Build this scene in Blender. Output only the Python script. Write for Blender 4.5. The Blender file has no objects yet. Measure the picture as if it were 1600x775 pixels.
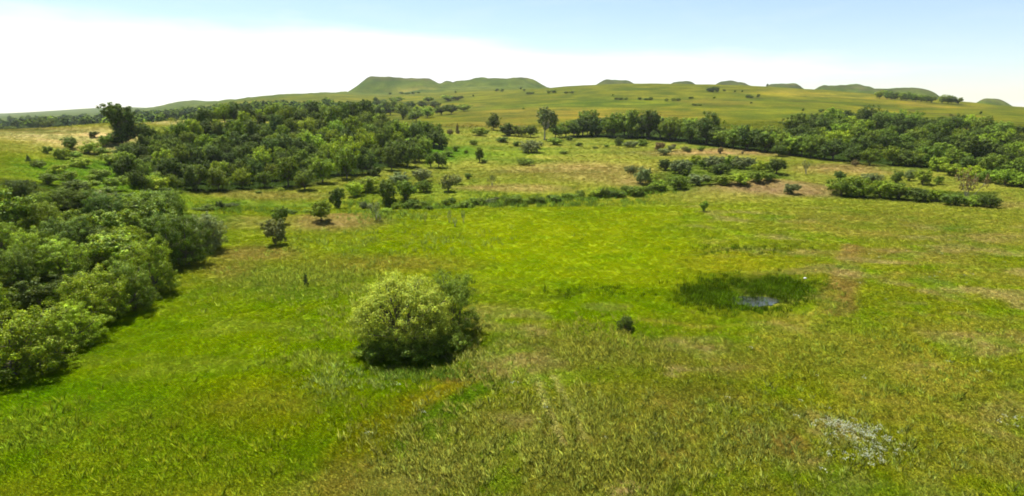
import bpy, math, random
import numpy as np

# ------------------------------------------------------------------ camera, sky, sun, exposure
PXW, PXH, FPX, HOR, CAMH = 1600.0, 775.0, 950.0, 172.0, 22.0
PITCH = math.atan((PXH / 2 - HOR) / FPX)
scene = bpy.context.scene
cam_data = bpy.data.cameras.new('camera')
cam_data.sensor_fit = 'HORIZONTAL'
cam_data.sensor_width = 36.0
cam_data.lens = 36.0 * FPX / PXW
cam_data.clip_start = 0.5
cam_data.clip_end = 60000
cam = bpy.data.objects.new('camera', cam_data)
cam.location = (0, 0, CAMH)
cam.rotation_euler = (math.pi / 2 - PITCH, 0, 0)
scene.collection.objects.link(cam)
scene.camera = cam

SUN_EL, SUN_AZ = math.radians(64), math.radians(-36)      # azimuth from +Y (view direction), negative = to the left
world = bpy.data.worlds.new('World')
scene.world = world
world.use_nodes = True
wn, wl = world.node_tree.nodes, world.node_tree.links
wn.clear()
w_out = wn.new('ShaderNodeOutputWorld')
w_bg = wn.new('ShaderNodeBackground')
w_bg.inputs['Strength'].default_value = 0.060
w_sky = wn.new('ShaderNodeTexSky')
w_sky.sky_type = 'NISHITA'
w_sky.sun_disc = False
w_sky.sun_elevation = SUN_EL
w_sky.sun_rotation = SUN_AZ
w_sky.altitude = 300
w_sky.air_density = 1.0
w_sky.dust_density = 0.4
w_sky.ozone_density = 1.6
# a bank of white summer cloud low over the horizon, broken up by noise
w_tc = wn.new('ShaderNodeTexCoord')
w_sep = wn.new('ShaderNodeSeparateXYZ')
wl.new(w_tc.outputs['Generated'], w_sep.inputs[0])


def wmath(op, a, b=None, c=None, clamp=False):
    n = wn.new('ShaderNodeMath')
    n.operation = op
    n.use_clamp = clamp
    for i, v in enumerate((a, b, c)):
        if v is None:
            continue
        if isinstance(v, (int, float)):
            n.inputs[i].default_value = v
        else:
            wl.new(v, n.inputs[i])
    return n.outputs[0]


def wramp(v, lo, hi):
    n = wn.new('ShaderNodeMapRange')
    n.interpolation_type = 'SMOOTHERSTEP'
    n.inputs[1].default_value = lo
    n.inputs[2].default_value = hi
    wl.new(v, n.inputs[0])
    return n.outputs[0]


w_map = wn.new('ShaderNodeMapping')
w_map.inputs['Scale'].default_value = (2.2, 2.2, 11.0)
wl.new(w_tc.outputs['Generated'], w_map.inputs[0])
w_n = wn.new('ShaderNodeTexNoise')
w_n.inputs['Scale'].default_value = 2.0
w_n.inputs['Detail'].default_value = 6.0
w_n.inputs['Roughness'].default_value = 0.55
wl.new(w_map.outputs[0], w_n.inputs['Vector'])
nz = wmath('SUBTRACT', w_n.outputs['Fac'], 0.5)
el = w_sep.outputs['Z']
az = wmath('ARCTAN2', w_sep.outputs['X'], w_sep.outputs['Y'])
# centre of the bank sinks slowly to the right of the view, thins with azimuth, returns all round
c_el = wmath('MULTIPLY_ADD', wmath('SINE', wmath('MULTIPLY_ADD', az, 1.5, 0.10)), -0.006, 0.060)
wob = wmath('MULTIPLY_ADD', nz, 0.070, wmath('SUBTRACT', el, c_el))
half = wmath('MULTIPLY_ADD', wmath('COSINE', wmath('MULTIPLY_ADD', az, 1.7, 0.75)), 0.055, -0.010)
edge = wmath('SUBTRACT', half, wmath('ABSOLUTE', wob))
m_bank = wramp(edge, -0.040, 0.020)
w_n2 = wn.new('ShaderNodeTexNoise')
w_n2.inputs['Scale'].default_value = 4.5
w_n2.inputs['Detail'].default_value = 5.0
wl.new(w_map.outputs[0], w_n2.inputs['Vector'])
m_wisp = wmath('ADD', wmath('MULTIPLY', wramp(w_n2.outputs['Fac'], 0.40, 0.80), 0.06), wmath('MULTIPLY', wmath('SUBTRACT', 1.0, wramp(el, 0.06, 0.4)), 0.05))
mask = wmath('MAXIMUM', m_bank, m_wisp)
w_mix = wn.new('ShaderNodeMix')
w_mix.data_type = 'RGBA'
wl.new(mask, w_mix.inputs['Factor'])
wl.new(w_sky.outputs[0], w_mix.inputs['A'])
w_mix.inputs['B'].default_value = (7.4, 7.4, 7.5, 1)
wl.new(w_mix.outputs['Result'], w_bg.inputs['Color'])
wl.new(w_bg.outputs[0], w_out.inputs['Surface'])

sun_data = bpy.data.lights.new('sun', 'SUN')
sun_data.energy = 5.0
sun_data.angle = math.radians(0.53)
sun_data.color = (1.0, 0.955, 0.87)
sun = bpy.data.objects.new('sun', sun_data)
from mathutils import Vector
to_sun = Vector((math.sin(SUN_AZ) * math.cos(SUN_EL), math.cos(SUN_AZ) * math.cos(SUN_EL), math.sin(SUN_EL)))
sun.rotation_euler = to_sun.to_track_quat('Z', 'Y').to_euler()
sun.location = to_sun * 200
scene.collection.objects.link(sun)

scene.view_settings.view_transform = 'Standard'
scene.view_settings.look = 'None'
scene.view_settings.gamma = 1.0
scene.view_settings.use_curve_mapping = False
scene.view_settings.exposure = 1.38
scene.cycles.max_bounces = 5
scene.cycles.diffuse_bounces = 3
scene.cycles.transmission_bounces = 3
scene.cycles.volume_bounces = 1
scene.cycles.use_denoising = True
scene.cycles.filter_width = 1.8        # the soft focus of a small action camera
COLL = scene.collection

# ------------------------------------------------------------------ helpers
rng = np.random.default_rng(11)
rnd = random.Random(5)


def smooth(e0, e1, x):
    t = np.clip((x - e0) / (e1 - e0), 0, 1)
    return t * t * (3 - 2 * t)


def vnoise(x, y, seed=0):
    xi, yi = np.floor(x).astype(np.int64), np.floor(y).astype(np.int64)
    xf, yf = x - xi, y - yi
    u, v = xf * xf * xf * (xf * (xf * 6 - 15) + 10), yf * yf * yf * (yf * (yf * 6 - 15) + 10)

    def h(a, b):
        n = (a * 374761393 + b * 668265263 + seed * 1442695041) & 0xFFFFFFFF
        n = ((n ^ (n >> 13)) * 1274126177) & 0xFFFFFFFF
        n = n ^ (n >> 16)
        return (n & 0xFFFF) / 32767.5 - 1.0
    return (h(xi, yi) * (1 - u) + h(xi + 1, yi) * u) * (1 - v) + (h(xi, yi + 1) * (1 - u) + h(xi + 1, yi + 1) * u) * v


def fbm(x, y, octaves=4, seed=0, gain=0.5):
    a, s, out = 1.0, 0.0, 0.0
    c, sn = math.cos(0.6), math.sin(0.6)
    for o in range(octaves):
        out = out + a * vnoise(x, y, seed + o * 17)
        s += a
        a *= gain
        x, y = (x * c - y * sn) * 2.03 + 13.7, (x * sn + y * c) * 2.03 - 7.1
    return out / s


def lin(c):
    c = np.asarray(c, float) / 255.0
    return np.where(c <= 0.04045, c / 12.92, ((c + 0.055) / 1.055) ** 2.4)


def link(o, parent=None):
    COLL.objects.link(o)
    if parent is not None:
        o.parent = parent
    return o


def mesh_np(name, verts, faces, mat=None, smooth_shade=False):
    """verts (n,3), faces (m,k) all of the same size"""
    me = bpy.data.meshes.new(name)
    verts = np.asarray(verts, np.float32)
    faces = np.asarray(faces, np.int32)
    m, k = faces.shape
    me.vertices.add(len(verts))
    me.vertices.foreach_set('co', verts.ravel())
    me.loops.add(m * k)
    me.loops.foreach_set('vertex_index', faces.ravel())
    me.polygons.add(m)
    me.polygons.foreach_set('loop_start', np.arange(0, m * k, k, dtype=np.int32))
    me.polygons.foreach_set('loop_total', np.full(m, k, np.int32))
    if smooth_shade:
        me.polygons.foreach_set('use_smooth', np.ones(m, bool))
    me.update(calc_edges=True)
    if mat:
        me.materials.append(mat)
    return me


def col_attr(me, name, cols, domain='POINT'):
    a = me.attributes.new(name, 'FLOAT_COLOR', domain)
    cols = np.asarray(cols, np.float32)
    if cols.shape[1] == 3:
        cols = np.concatenate([cols, np.ones((len(cols), 1), np.float32)], 1)
    a.data.foreach_set('color', cols.ravel())


def flt_attr(me, name, v, domain='POINT'):
    a = me.attributes.new(name, 'FLOAT', domain)
    a.data.foreach_set('value', np.asarray(v, np.float32))


# ------------------------------------------------------------------ the lie of the land
def ray(x, y):
    dy = PXH / 2 - y
    return np.array([x - PXW / 2, FPX * math.cos(PITCH) + dy * math.sin(PITCH), -FPX * math.sin(PITCH) + dy * math.cos(PITCH)])


def zpix(x, y, d):
    r = ray(x, y)
    return CAMH + d * r[2] / r[1]


# surveyed profiles: bearing -> (distance ahead, height) either as a height 'z' or a sight line 'y'
PROFILES = {
    -300: [(40, 'z', 0), (55, 'z', 1), (90, 'z', 5), (150, 'z', 11), (215, 'z', 15), (300, 'z', 9), (600, 'z', 0), (1500, 'z', -6), (3000, 'y', 181), (5500, 'y', 178), (9500, 'y', 177)],
    0: [(47, 'z', 0), (80, 'z', 2.0), (125, 'y', 268), (160, 'y', 236), (215, 'y', 204), (300, 'z', 8), (600, 'z', 3), (1000, 'z', -3), (3000, 'y', 181), (5500, 'y', 178), (9500, 'y', 177)],
    200: [(60, 'z', 0), (90, 'z', 0.8), (130, 'y', 302), (170, 'y', 262), (205, 'y', 216), (240, 'y', 190), (330, 'z', 12), (700, 'z', 6), (1500, 'z', 8), (3000, 'y', 171), (4500, 'y', 166), (9500, 'y', 175)],
    300: [(60, 'z', 0), (110, 'z', 0.0), (150, 'y', 304), (200, 'y', 250), (250, 'y', 200), (280, 'y', 186), (380, 'z', 12), (700, 'z', 12), (1500, 'y', 165), (2200, 'y', 160.5), (3500, 'z', 30), (9500, 'y', 175)],
    400: [(60, 'z', 0), (130, 'z', 0.0), (165, 'y', 297), (210, 'y', 246), (260, 'y', 206), (300, 'y', 184), (400, 'z', 13), (600, 'y', 177), (900, 'y', 166), (1350, 'y', 151), (2000, 'z', 40), (3500, 'z', 25), (9500, 'y', 175)],
    500: [(60, 'z', 0), (135, 'z', 0.0), (175, 'y', 288), (225, 'y', 243), (275, 'y', 206), (330, 'y', 184), (430, 'z', 12), (600, 'y', 178), (900, 'y', 164), (1400, 'y', 145), (2000, 'z', 50), (3500, 'z', 25), (9500, 'y', 175)],
    600: [(60, 'z', 0), (138, 'z', 0.0), (165, 'z', 0.8), (205, 'y', 272), (245, 'y', 240), (290, 'y', 208), (340, 'y', 190), (430, 'z', 11), (600, 'y', 181), (900, 'y', 164), (1300, 'y', 149), (1700, 'y', 141), (2500, 'z', 50), (9500, 'y', 175)],
    700: [(60, 'z', 0), (141, 'z', 0.0), (170, 'z', 1.2), (215, 'y', 265), (265, 'y', 235), (320, 'y', 210), (400, 'y', 196), (560, 'y', 180), (850, 'y', 160), (1200, 'y', 147), (1700, 'y', 136), (2500, 'z', 60), (9500, 'y', 175)],
    800: [(60, 'z', 0), (145, 'z', 0.0), (180, 'z', 1.6), (225, 'y', 260), (275, 'y', 234), (335, 'y', 212), (430, 'y', 193), (600, 'y', 172), (800, 'y', 156), (1000, 'y', 145), (1200, 'y', 139), (1700, 'y', 136), (2500, 'z', 60), (9500, 'y', 175)],
    900: [(60, 'z', 0), (148, 'z', 0.0), (180, 'z', 1.6), (225, 'y', 258), (280, 'y', 232), (335, 'y', 213), (420, 'y', 194), (600, 'y', 170), (800, 'y', 151), (1000, 'y', 138), (1120, 'y', 134.5), (1400, 'z', 60), (2500, 'z', 50), (9500, 'y', 175)],
    1000: [(60, 'z', 0), (150, 'z', 0.0), (180, 'z', 1.5), (225, 'y', 257), (280, 'y', 232), (330, 'y', 215), (410, 'y', 195), (600, 'y', 168), (800, 'y', 148), (970, 'y', 134), (1080, 'y', 130.5), (1400, 'z', 55), (2500, 'z', 40), (9500, 'y', 175)],
    1100: [(60, 'z', 0), (150, 'z', 0.0), (170, 'z', 0.8), (215, 'y', 262), (265, 'y', 236), (330, 'y', 213), (420, 'y', 191), (620, 'y', 163), (820, 'y', 144), (960, 'y', 133.5), (1040, 'y', 131.5), (1400, 'z', 50), (2500, 'z', 40), (9500, 'y', 175)],
    1200: [(60, 'z', 0), (150, 'z', 0.3), (172, 'z', 0.9), (205, 'y', 266), (255, 'y', 240), (330, 'y', 213), (440, 'y', 187), (640, 'y', 161), (830, 'y', 143), (940, 'y', 136.5), (990, 'y', 135.5), (1300, 'z', 45), (2500, 'z', 40), (9500, 'y', 175)],
    1300: [(60, 'z', 0), (145, 'z', 0.2), (175, 'z', 0.4), (200, 'y', 268), (250, 'y', 244), (330, 'y', 212), (450, 'y', 186), (640, 'y', 164), (800, 'y', 149), (900, 'y', 142.5), (950, 'y', 141.5), (1200, 'z', 40), (2500, 'z', 35), (9500, 'y', 175)],
    1400: [(60, 'z', 0), (145, 'z', 0.0), (175, 'z', 0.5), (205, 'y', 268), (250, 'y', 244), (330, 'y', 211), (420, 'y', 195), (520, 'y', 183), (660, 'y', 168), (800, 'y', 154), (880, 'y', 149.5), (1150, 'z', 36), (2500, 'z', 30), (9500, 'y', 175)],
    1500: [(60, 'z', 0), (140, 'z', 0.0), (170, 'z', 0.6), (205, 'y', 268), (250, 'y', 243), (330, 'y', 210), (420, 'y', 194), (540, 'y', 181), (680, 'y', 169), (800, 'y', 160), (840, 'y', 158.5), (1100, 'z', 26), (2500, 'z', 22), (9500, 'y', 175)],
    1600: [(60, 'z', 0), (140, 'z', 0.0), (165, 'z', 0.8), (205, 'y', 268), (250, 'y', 242), (330, 'y', 210), (420, 'y', 196), (540, 'y', 183), (700, 'y', 171), (770, 'y', 169), (1000, 'z', 16), (2500, 'z', 10), (9500, 'y', 175)],
    1900: [(60, 'z', 0), (140, 'z', 0.0), (165, 'z', 0.8), (205, 'z', 1.5), (330, 'z', 9), (540, 'z', 16), (700, 'z', 20), (1000, 'z', 12), (2500, 'z', 5), (9500, 'y', 175)],
}
LOGD = np.linspace(math.log(20), math.log(9600), 420)
SX, TAB = [], []
for px in sorted(PROFILES):
    pts = [(20, 0.0), (32, 0.0)] + [(d, v if k == 'z' else zpix(min(max(px, 0), 1600), v, d)) for d, k, v in PROFILES[px]]
    ld = np.log([p[0] for p in pts])
    zz = np.array([p[1] for p in pts])
    # monotone cubic (PCHIP) along the profile
    h = np.diff(ld)
    dl = np.diff(zz) / h
    mm = np.zeros(len(zz))
    for i in range(1, len(zz) - 1):
        if dl[i - 1] * dl[i] > 0:
            w1, w2 = 2 * h[i] + h[i - 1], h[i] + 2 * h[i - 1]
            mm[i] = (w1 + w2) / (w1 / dl[i - 1] + w2 / dl[i])
    idx = np.clip(np.searchsorted(ld, LOGD) - 1, 0, len(h) - 1)
    t = np.clip((LOGD - ld[idx]) / h[idx], 0, 1)
    TAB.append((2 * t**3 - 3 * t**2 + 1) * zz[idx] + (t**3 - 2 * t**2 + t) * h[idx] * mm[idx] + (-2 * t**3 + 3 * t**2) * zz[idx + 1] + (t**3 - t**2) * h[idx] * mm[idx + 1])
    SX.append((px - 800) / 962.0)
SX = np.array(SX)
S_F = np.linspace(SX[0], SX[-1], 221)
TAB = np.array(TAB)
TABF = np.array([np.interp(S_F, SX, TAB[:, j]) for j in range(TAB.shape[1])]).T
ker = np.exp(-0.5 * (np.arange(-7, 8) / 3.0) ** 2)
ker /= ker.sum()
pad = np.concatenate([np.repeat(TABF[:1], 7, 0), TABF, np.repeat(TABF[-1:], 7, 0)])
TABF = sum(ker[i] * pad[i:i + len(S_F)] for i in range(15))

# flat-topped buttes and mesas: bearing left/right foot, left/right rim, distance, summit sight line, thickness in metres
MESAS = [
    (542, 706, 590, 662, 1600, 123.2, 130), (686, 718, 700, 706, 1620, 127.0, 40), (704, 742, 717, 724, 1640, 125.5, 40),
    (716, 880, 747, 808, 1680, 123.0, 150), (896, 1026, 946, 974, 1750, 126.6, 120), (1015, 1112, 1052, 1072, 1700, 129.5, 100),
    (1080, 1212, 1122, 1148, 1650, 129.0, 120), (1166, 1272, 1200, 1234, 1600, 131.4, 120), (1240, 1430, 1278, 1326, 1500, 134.0, 140),
    (1300, 1500, 1345, 1425, 1420, 139.0, 140), (1494, 1600, 1530, 1542, 1300, 154.0, 80), (250, 420, 300, 345, 2300, 158.5, 300),
]


RIM = []


def height(X, Y):
    X, Y = np.asarray(X, float), np.asarray(Y, float)
    r = np.hypot(X, Y)
    th = np.arctan2(X, Y)
    thc = np.clip(th, math.atan(SX[0]), math.atan(SX[-1]))
    d = np.maximum(r * np.cos(thc), 20.0)
    s = np.tan(thc)
    fs = (s - S_F[0]) / (S_F[1] - S_F[0])
    fl = np.clip((np.log(d) - LOGD[0]) / (LOGD[1] - LOGD[0]), 0, len(LOGD) - 1.001)
    i0 = np.clip(fs.astype(int), 0, len(S_F) - 2)
    j0 = fl.astype(int)
    a, b = np.clip(fs - i0, 0, 1), fl - j0
    z = (TABF[i0, j0] * (1 - a) + TABF[i0 + 1, j0] * a) * (1 - b) + (TABF[i0, j0 + 1] * (1 - a) + TABF[i0 + 1, j0 + 1] * a) * b
    z = z * (1 - 0.9 * smooth(1.3, 2.4, np.abs(th)))
    RIM.clear()
    for (f0, f1, r0, r1, dm, ys, tk) in MESAS:
        e = 9 * fbm(X / 70, Y / 70, 4, 31)
        px = 800 + s * 962 + e * 962 / dm * 0.6
        across = np.minimum(smooth(f0, r0, px), 1 - smooth(r1, f1, px))
        along = 1 - smooth(tk * 0.35, tk * 1.6, np.abs(d - dm))
        top = zpix(0.5 * (r0 + r1), ys, dm)
        w = across ** 1.05 * along
        RIM.append(w)
        z = np.where(w > 0, z + np.maximum(top - z, 0) * w, z)
    # rolling unevenness: small on the meadow, stronger on the hills
    z = z + 6.5 * fbm(X / 50, Y / 50, 5, 13) * smooth(1250, 1450, d) * (1 - smooth(2400, 3000, d))
    hillw = smooth(300, 700, d) * (1 - 0.5 * smooth(1200, 1500, d))
    z = z + 0.10 * fbm(X / 9, Y / 9, 3, 3) * smooth(20, 60, d) + 0.35 * fbm(X / 38, Y / 38, 3, 5) * smooth(60, 180, d)
    z = z + hillw * (1.6 * fbm(X / 150, Y / 150, 4, 7) + 0.4 * fbm(X / 30, Y / 30, 2, 9))
    for (bx, by, rx, ry, hh) in BUMPS:
        q = ((X - bx) / rx) ** 2 + ((Y - by) / ry) ** 2
        z = z + hh * np.exp(-q)
    return z


BUMPS = []


def ground(x, y, dmax=3500):
    """where the sight line through picture point (x, y) first meets the land"""
    r = ray(x, y)
    d = np.exp(np.linspace(math.log(22), math.log(dmax), 1400))
    X, Z = d * r[0] / r[1], CAMH + d * r[2] / r[1]
    f = Z - height(X, d)
    k = np.argmax(f < 0)
    if f[k] >= 0:
        return None
    if k == 0:
        dd = d[0]
    else:
        dd = d[k - 1] + (d[k] - d[k - 1]) * f[k - 1] / (f[k - 1] - f[k])
    return float(dd * r[0] / r[1]), float(dd)


def gp(x, y):
    for k in range(40):
        g = ground(x, y + k)
        if g:
            return g
    raise ValueError((x, y))


bl = []
for (x, y, rx, ry, hh) in [(1180, 468, 7.5, 6.5, -0.55), (1205, 293, 17, 8, 2.3), (1110, 300, 12, 6, 1.2), (560, 342, 9, 5, 0.8), (470, 345, 8, 5, 0.8),
                           (240, 315, 7, 7, 1.2), (330, 345, 9, 6, 0.7), (800, 317, 40, 4.5, -1.0), (640, 322, 20, 4, -0.8), (940, 306, 22, 5, -1.0), (880, 280, 26, 14, 1.0),
                           (1020, 296, 12, 8, -0.9), (1400, 268, 18, 10, 0.8), (400, 318, 16, 4, -0.7), (960, 752, 0.9, 0.7, -0.35), (1500, 295, 12, 6, -0.6)]:
    gx, gy = gp(x, y)
    bl.append((gx, gy, rx, ry, hh))
BUMPS.extend(bl)


# ------------------------------------------------------------------ what grows where (colour of the sward)
K = 0.42
PATCH = []


def axes(x, y, rx, ry):
    """centre and half axes on the ground of a patch seen at (x, y), never reaching over a crest"""
    p = np.array(gp(x, y))
    a = np.array([rx * p[1] / 950.0, 0.0])
    lo = p - np.array(gp(x, y + ry))
    try:
        hi = np.array(gp(x, y - ry)) - p
    except ValueError:
        hi = lo
    ln, hn = abs(lo[1]), abs(hi[1])
    b = (lo + hi) / 2 if hn < 2.6 * ln and ln < 2.6 * hn else (lo if ln < hn else hi)
    b = np.array([b[0] * 0.6, max(abs(b[1]), 0.5) * (1 if b[1] >= 0 else -1)])
    return p, a, b


def ell(x, y, rx, ry, c, w=1.0, rough=0.45):
    p, a, b = axes(x, y, rx, ry)
    PATCH.append(('e', p, np.linalg.inv(np.array([a, b]).T), lin(c) * K, w, rough))


def strip(pts, wpx, c, w=1.0, rough=0.35):
    q = np.array([gp(*p) for p in pts])
    ws = np.array([wpx * gp(*p)[1] / 960.0 for p in pts])
    PATCH.append(('s', q, ws, lin(c) * K, w, rough))


def blob(pts, c, w=1.0, soft=3.0):
    q = np.array([gp(*p) for p in pts])
    PATCH.append(('p', q, soft, lin(c) * K, w, 0.3))


def seg_dist(P, q):
    best, par = None, None
    for i in range(len(q) - 1):
        a, b = q[i], q[i + 1]
        ab = b - a
        t = np.clip(((P - a) @ ab) / max(ab @ ab, 1e-9), 0, 1)
        dd = np.hypot(*(P - (a + t[:, None] * ab)).T)
        if best is None:
            best, par = dd, t + i
        else:
            par = np.where(dd < best, t + i, par)
            best = np.minimum(best, dd)
    return best, par


def sward(X, Y):
    X, Y = np.asarray(X, float).ravel(), np.asarray(Y, float).ravel()
    P = np.stack([X, Y], 1)
    r = np.hypot(X, Y)
    d = r
    c = np.tile(lin((132, 148, 20)) * K, (len(X), 1))
    c = c + (lin((146, 152, 50)) * K - c) * smooth(140, 190, d)[:, None]
    c = c + (lin((107, 112, 12)) * K - c) * smooth(320, 420, d)[:, None]
    c = c + (lin((90, 106, 30)) * K - c) * smooth(1150, 1400, d)[:, None]
    n1, n2 = fbm(X / 14, Y / 14, 4, 41), fbm(X / 3.5, Y / 3.5, 3, 43)
    n3 = fbm(X / 90, Y / 60, 4, 47)
    for kind, p, M, col, w, rough in PATCH:
        if kind == 'e':
            uv = (P - p) @ M.T
            q = np.hypot(uv[:, 0], uv[:, 1]) + rough * (n1 * 0.9 + n2 * 0.35)
            m = (1 - smooth(0.35, 1.45, q)) * w
        elif kind == 's':
            dd, par = seg_dist(P, p)
            ww = np.interp(par, np.arange(len(M)), M)
            q = dd / ww + rough * (n1 + n2 * 0.6)
            m = (1 - smooth(0.5, 1.3, q)) * w
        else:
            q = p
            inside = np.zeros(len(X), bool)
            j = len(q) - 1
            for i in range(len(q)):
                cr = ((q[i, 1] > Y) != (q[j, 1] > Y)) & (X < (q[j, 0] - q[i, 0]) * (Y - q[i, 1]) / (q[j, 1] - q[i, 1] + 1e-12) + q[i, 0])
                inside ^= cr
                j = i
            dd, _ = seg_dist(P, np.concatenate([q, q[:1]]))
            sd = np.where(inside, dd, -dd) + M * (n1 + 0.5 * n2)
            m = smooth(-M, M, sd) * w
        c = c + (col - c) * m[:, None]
    # drifts of seeding dry grass and of lush green, strongest in the nearer, drier half
    lime_ = smooth(60, 74, Y) * (1 - smooth(18, 34, np.abs(X - 8))) 
    zone = (0.16 + 0.84 * np.maximum((1 - smooth(62, 95, d)) * smooth(-16, -2, X), smooth(24, 40, X))) * (1 - 0.8 * lime_) * (1 - smooth(130, 170, d))
    f1, f2, f3 = fbm(X / 9 + 3, Y / 5.5, 4, 101, 0.6), fbm(X / 6, Y / 6 + 8, 4, 103, 0.6), fbm(X / 16, Y / 10, 3, 107)
    for f, col, wt in ((f1, (172, 158, 92), 0.62), (f2, (116, 152, 6), 0.55), (f3, (160, 150, 60), 0.40)):
        m = smooth(0.02, 0.42, f) * wt * zone
        c = c + (lin(col) * K - c) * m[:, None]
    # rim rock and scree of the buttes
    height(X, Y)
    rim = np.max(np.array(RIM), 0)
    band = smooth(0.70, 0.84, rim + 0.10 * n2) * (1 - smooth(0.95, 1.0, rim))
    c = c + (lin((92, 94, 54)) * K - c) * (0.75 * band)[:, None]
    c = c + (lin((88, 106, 34)) * K - c) * (0.6 * smooth(0.1, 0.5, rim) * (1 - band))[:, None]
    # natural variation of the sward: dry and lush clumps of several sizes
    far = smooth(250, 500, d)
    n4 = fbm(X / 1.3, Y / 1.3, 2, 59)
    v = n1 * (1 - far) * 0.62 + (n2 * 0.55 + n4 * 0.3) * (1 - far) + n3 * 0.7 * (0.3 + far)
    dry = np.clip(v, 0, 1)[:, None]
    lush = np.clip(-v, 0, 1)[:, None]
    c = c * (1 + dry * np.array([0.42, 0.22, 0.9])) * (1 - lush * np.array([0.42, 0.22, 0.35]))
    st = fbm(X / 45, Y / 9, 3, 53) * smooth(160, 260, d) * (1 - 0.4 * smooth(900, 1200, d))
    c = c * (1 + np.clip(st, -.6, .6)[:, None] * np.array([0.45, 0.27, 0.45]))
    hb = fbm(X / 22, Y / 22, 4, 91) * smooth(300, 480, d)
    c = c * (1 + np.clip(hb, -.5, .5)[:, None] * np.array([0.75, 0.52, 0.6]))
    return np.clip(c, 0.0004, 0.6)


LIME = (154, 174, 0)
ell(300, 560, 420, 130, (128, 156, 0))
ell(120, 640, 200, 70, (116, 152, 4))
ell(330, 690, 330, 60, (126, 150, 8), .9)
ell(430, 625, 150, 42, (146, 154, 8), .8)
ell(860, 380, 330, 62, LIME)
ell(1010, 350, 260, 32, (146, 164, 0))
ell(640, 368, 150, 26, (142, 160, 2))
ell(900, 470, 170, 30, (134, 158, 0))
ell(1380, 640, 330, 150, (136, 148, 22))
ell(1450, 470, 190, 90, (138, 148, 24))
ell(1420, 350, 300, 32, (142, 146, 44))
ell(1420, 396, 110, 12, (146, 130, 58), .75)
ell(1560, 372, 60, 8, (150, 138, 62), .6)
strip([(1330, 385), (1318, 440), (1308, 490)], 24, (152, 130, 62), .85, .7)
ell(1240, 395, 60, 16, (138, 142, 36), .7)
ell(890, 545, 150, 34, (140, 142, 50), .9)
ell(1090, 560, 140, 34, (130, 136, 40), .8)
ell(820, 690, 190, 90, (142, 146, 46))
ell(960, 720, 130, 70, (150, 144, 60), .8)
ell(1060, 690, 60, 30, (160, 138, 72), .6)
ell(1240, 500, 90, 14, (150, 150, 46), .6)
ell(1110, 640, 110, 50, (138, 132, 46), .7)
ell(1232, 695, 34, 22, (156, 122, 62), .85)
ell(1330, 570, 120, 26, (122, 142, 20), .6)
strip([(520, 772), (560, 712), (640, 640), (730, 592)], 40, (152, 140, 22), .6, 1.1)
strip([(650, 700), (700, 640), (770, 600)], 32, (92, 134, 14), .8, .8)
ell(870, 590, 40, 12, (150, 170, 40), .8)
strip([(838, 590), (858, 640), (882, 700)], 7, (196, 196, 108), .8, .25)
strip([(866, 590), (900, 650), (916, 690)], 7, (190, 190, 104), .7, .25)
ell(972, 766, 38, 15, (196, 174, 112), 1.0)
ell(715, 592, 50, 8, (150, 128, 62), .7)
ell(470, 430, 130, 26, (124, 142, 40), .8)
ell(600, 412, 150, 16, (142, 136, 44), .8)
ell(400, 396, 80, 14, (152, 138, 62), .9)
ell(350, 420, 60, 16, (136, 132, 48), .8)
ell(520, 345, 80, 12, (164, 144, 80), .9)
ell(380, 345, 70, 10, (152, 146, 60), .8)
ell(330, 338, 40, 8, (112, 140, 30), .8)
strip([(230, 340), (205, 355)], 14, (150, 145, 60), .9)
ell(400, 304, 140, 7, (156, 146, 64), .9)
ell(420, 322, 130, 7, (118, 142, 32), .9)
ell(660, 300, 130, 14, (124, 146, 36), .8)
strip([(560, 330), (660, 326), (760, 319), (860, 314), (950, 304), (1010, 296)], 8, (104, 134, 40), .95)
ell(900, 264, 120, 10, (168, 150, 80), .8)
ell(960, 276, 110, 8, (164, 148, 76), .7)
ell(800, 293, 90, 6, (170, 152, 80), .9)
ell(1020, 285, 60, 8, (160, 140, 76), .8)
ell(1210, 293, 130, 15, (158, 136, 84), .95)
ell(1120, 310, 90, 10, (148, 150, 52), .8)
ell(1150, 238, 130, 6, (172, 148, 86), .9)
ell(1330, 262, 90, 7, (164, 142, 80), .9)
ell(1420, 262, 60, 5, (132, 150, 50), .8)
ell(1560, 320, 80, 6, (160, 148, 72), .8)
ell(1560, 282, 70, 7, (150, 146, 66), .7)
ell(760, 240, 100, 14, (124, 148, 32), .8)
ell(660, 215, 40, 18, (106, 146, 26), .95)
ell(720, 238, 50, 10, (106, 146, 24), .9)
# ridge field on the far side of the thickets
ell(110, 212, 170, 14, (198, 186, 110), 1)
ell(60, 203, 110, 5, (150, 142, 70), .8)
ell(310, 192, 110, 7, (202, 190, 110), 1)
ell(30, 250, 80, 16, (142, 150, 24), .9)
ell(150, 272, 130, 30, (98, 136, 26), .95)
ell(40, 370, 30, 12, (120, 152, 24), 1)
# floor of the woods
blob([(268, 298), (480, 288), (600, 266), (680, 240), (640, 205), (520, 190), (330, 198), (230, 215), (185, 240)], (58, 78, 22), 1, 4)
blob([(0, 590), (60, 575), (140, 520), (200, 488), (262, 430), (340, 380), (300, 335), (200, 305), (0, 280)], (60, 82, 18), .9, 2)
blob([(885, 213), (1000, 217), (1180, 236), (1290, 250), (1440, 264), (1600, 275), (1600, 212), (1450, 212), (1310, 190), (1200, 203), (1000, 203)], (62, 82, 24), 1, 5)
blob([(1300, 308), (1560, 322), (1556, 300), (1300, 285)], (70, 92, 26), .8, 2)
blob([(1000, 292), (1080, 300), (1230, 280), (1225, 258), (1060, 250)], (88, 116, 28), .8, 4)
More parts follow.
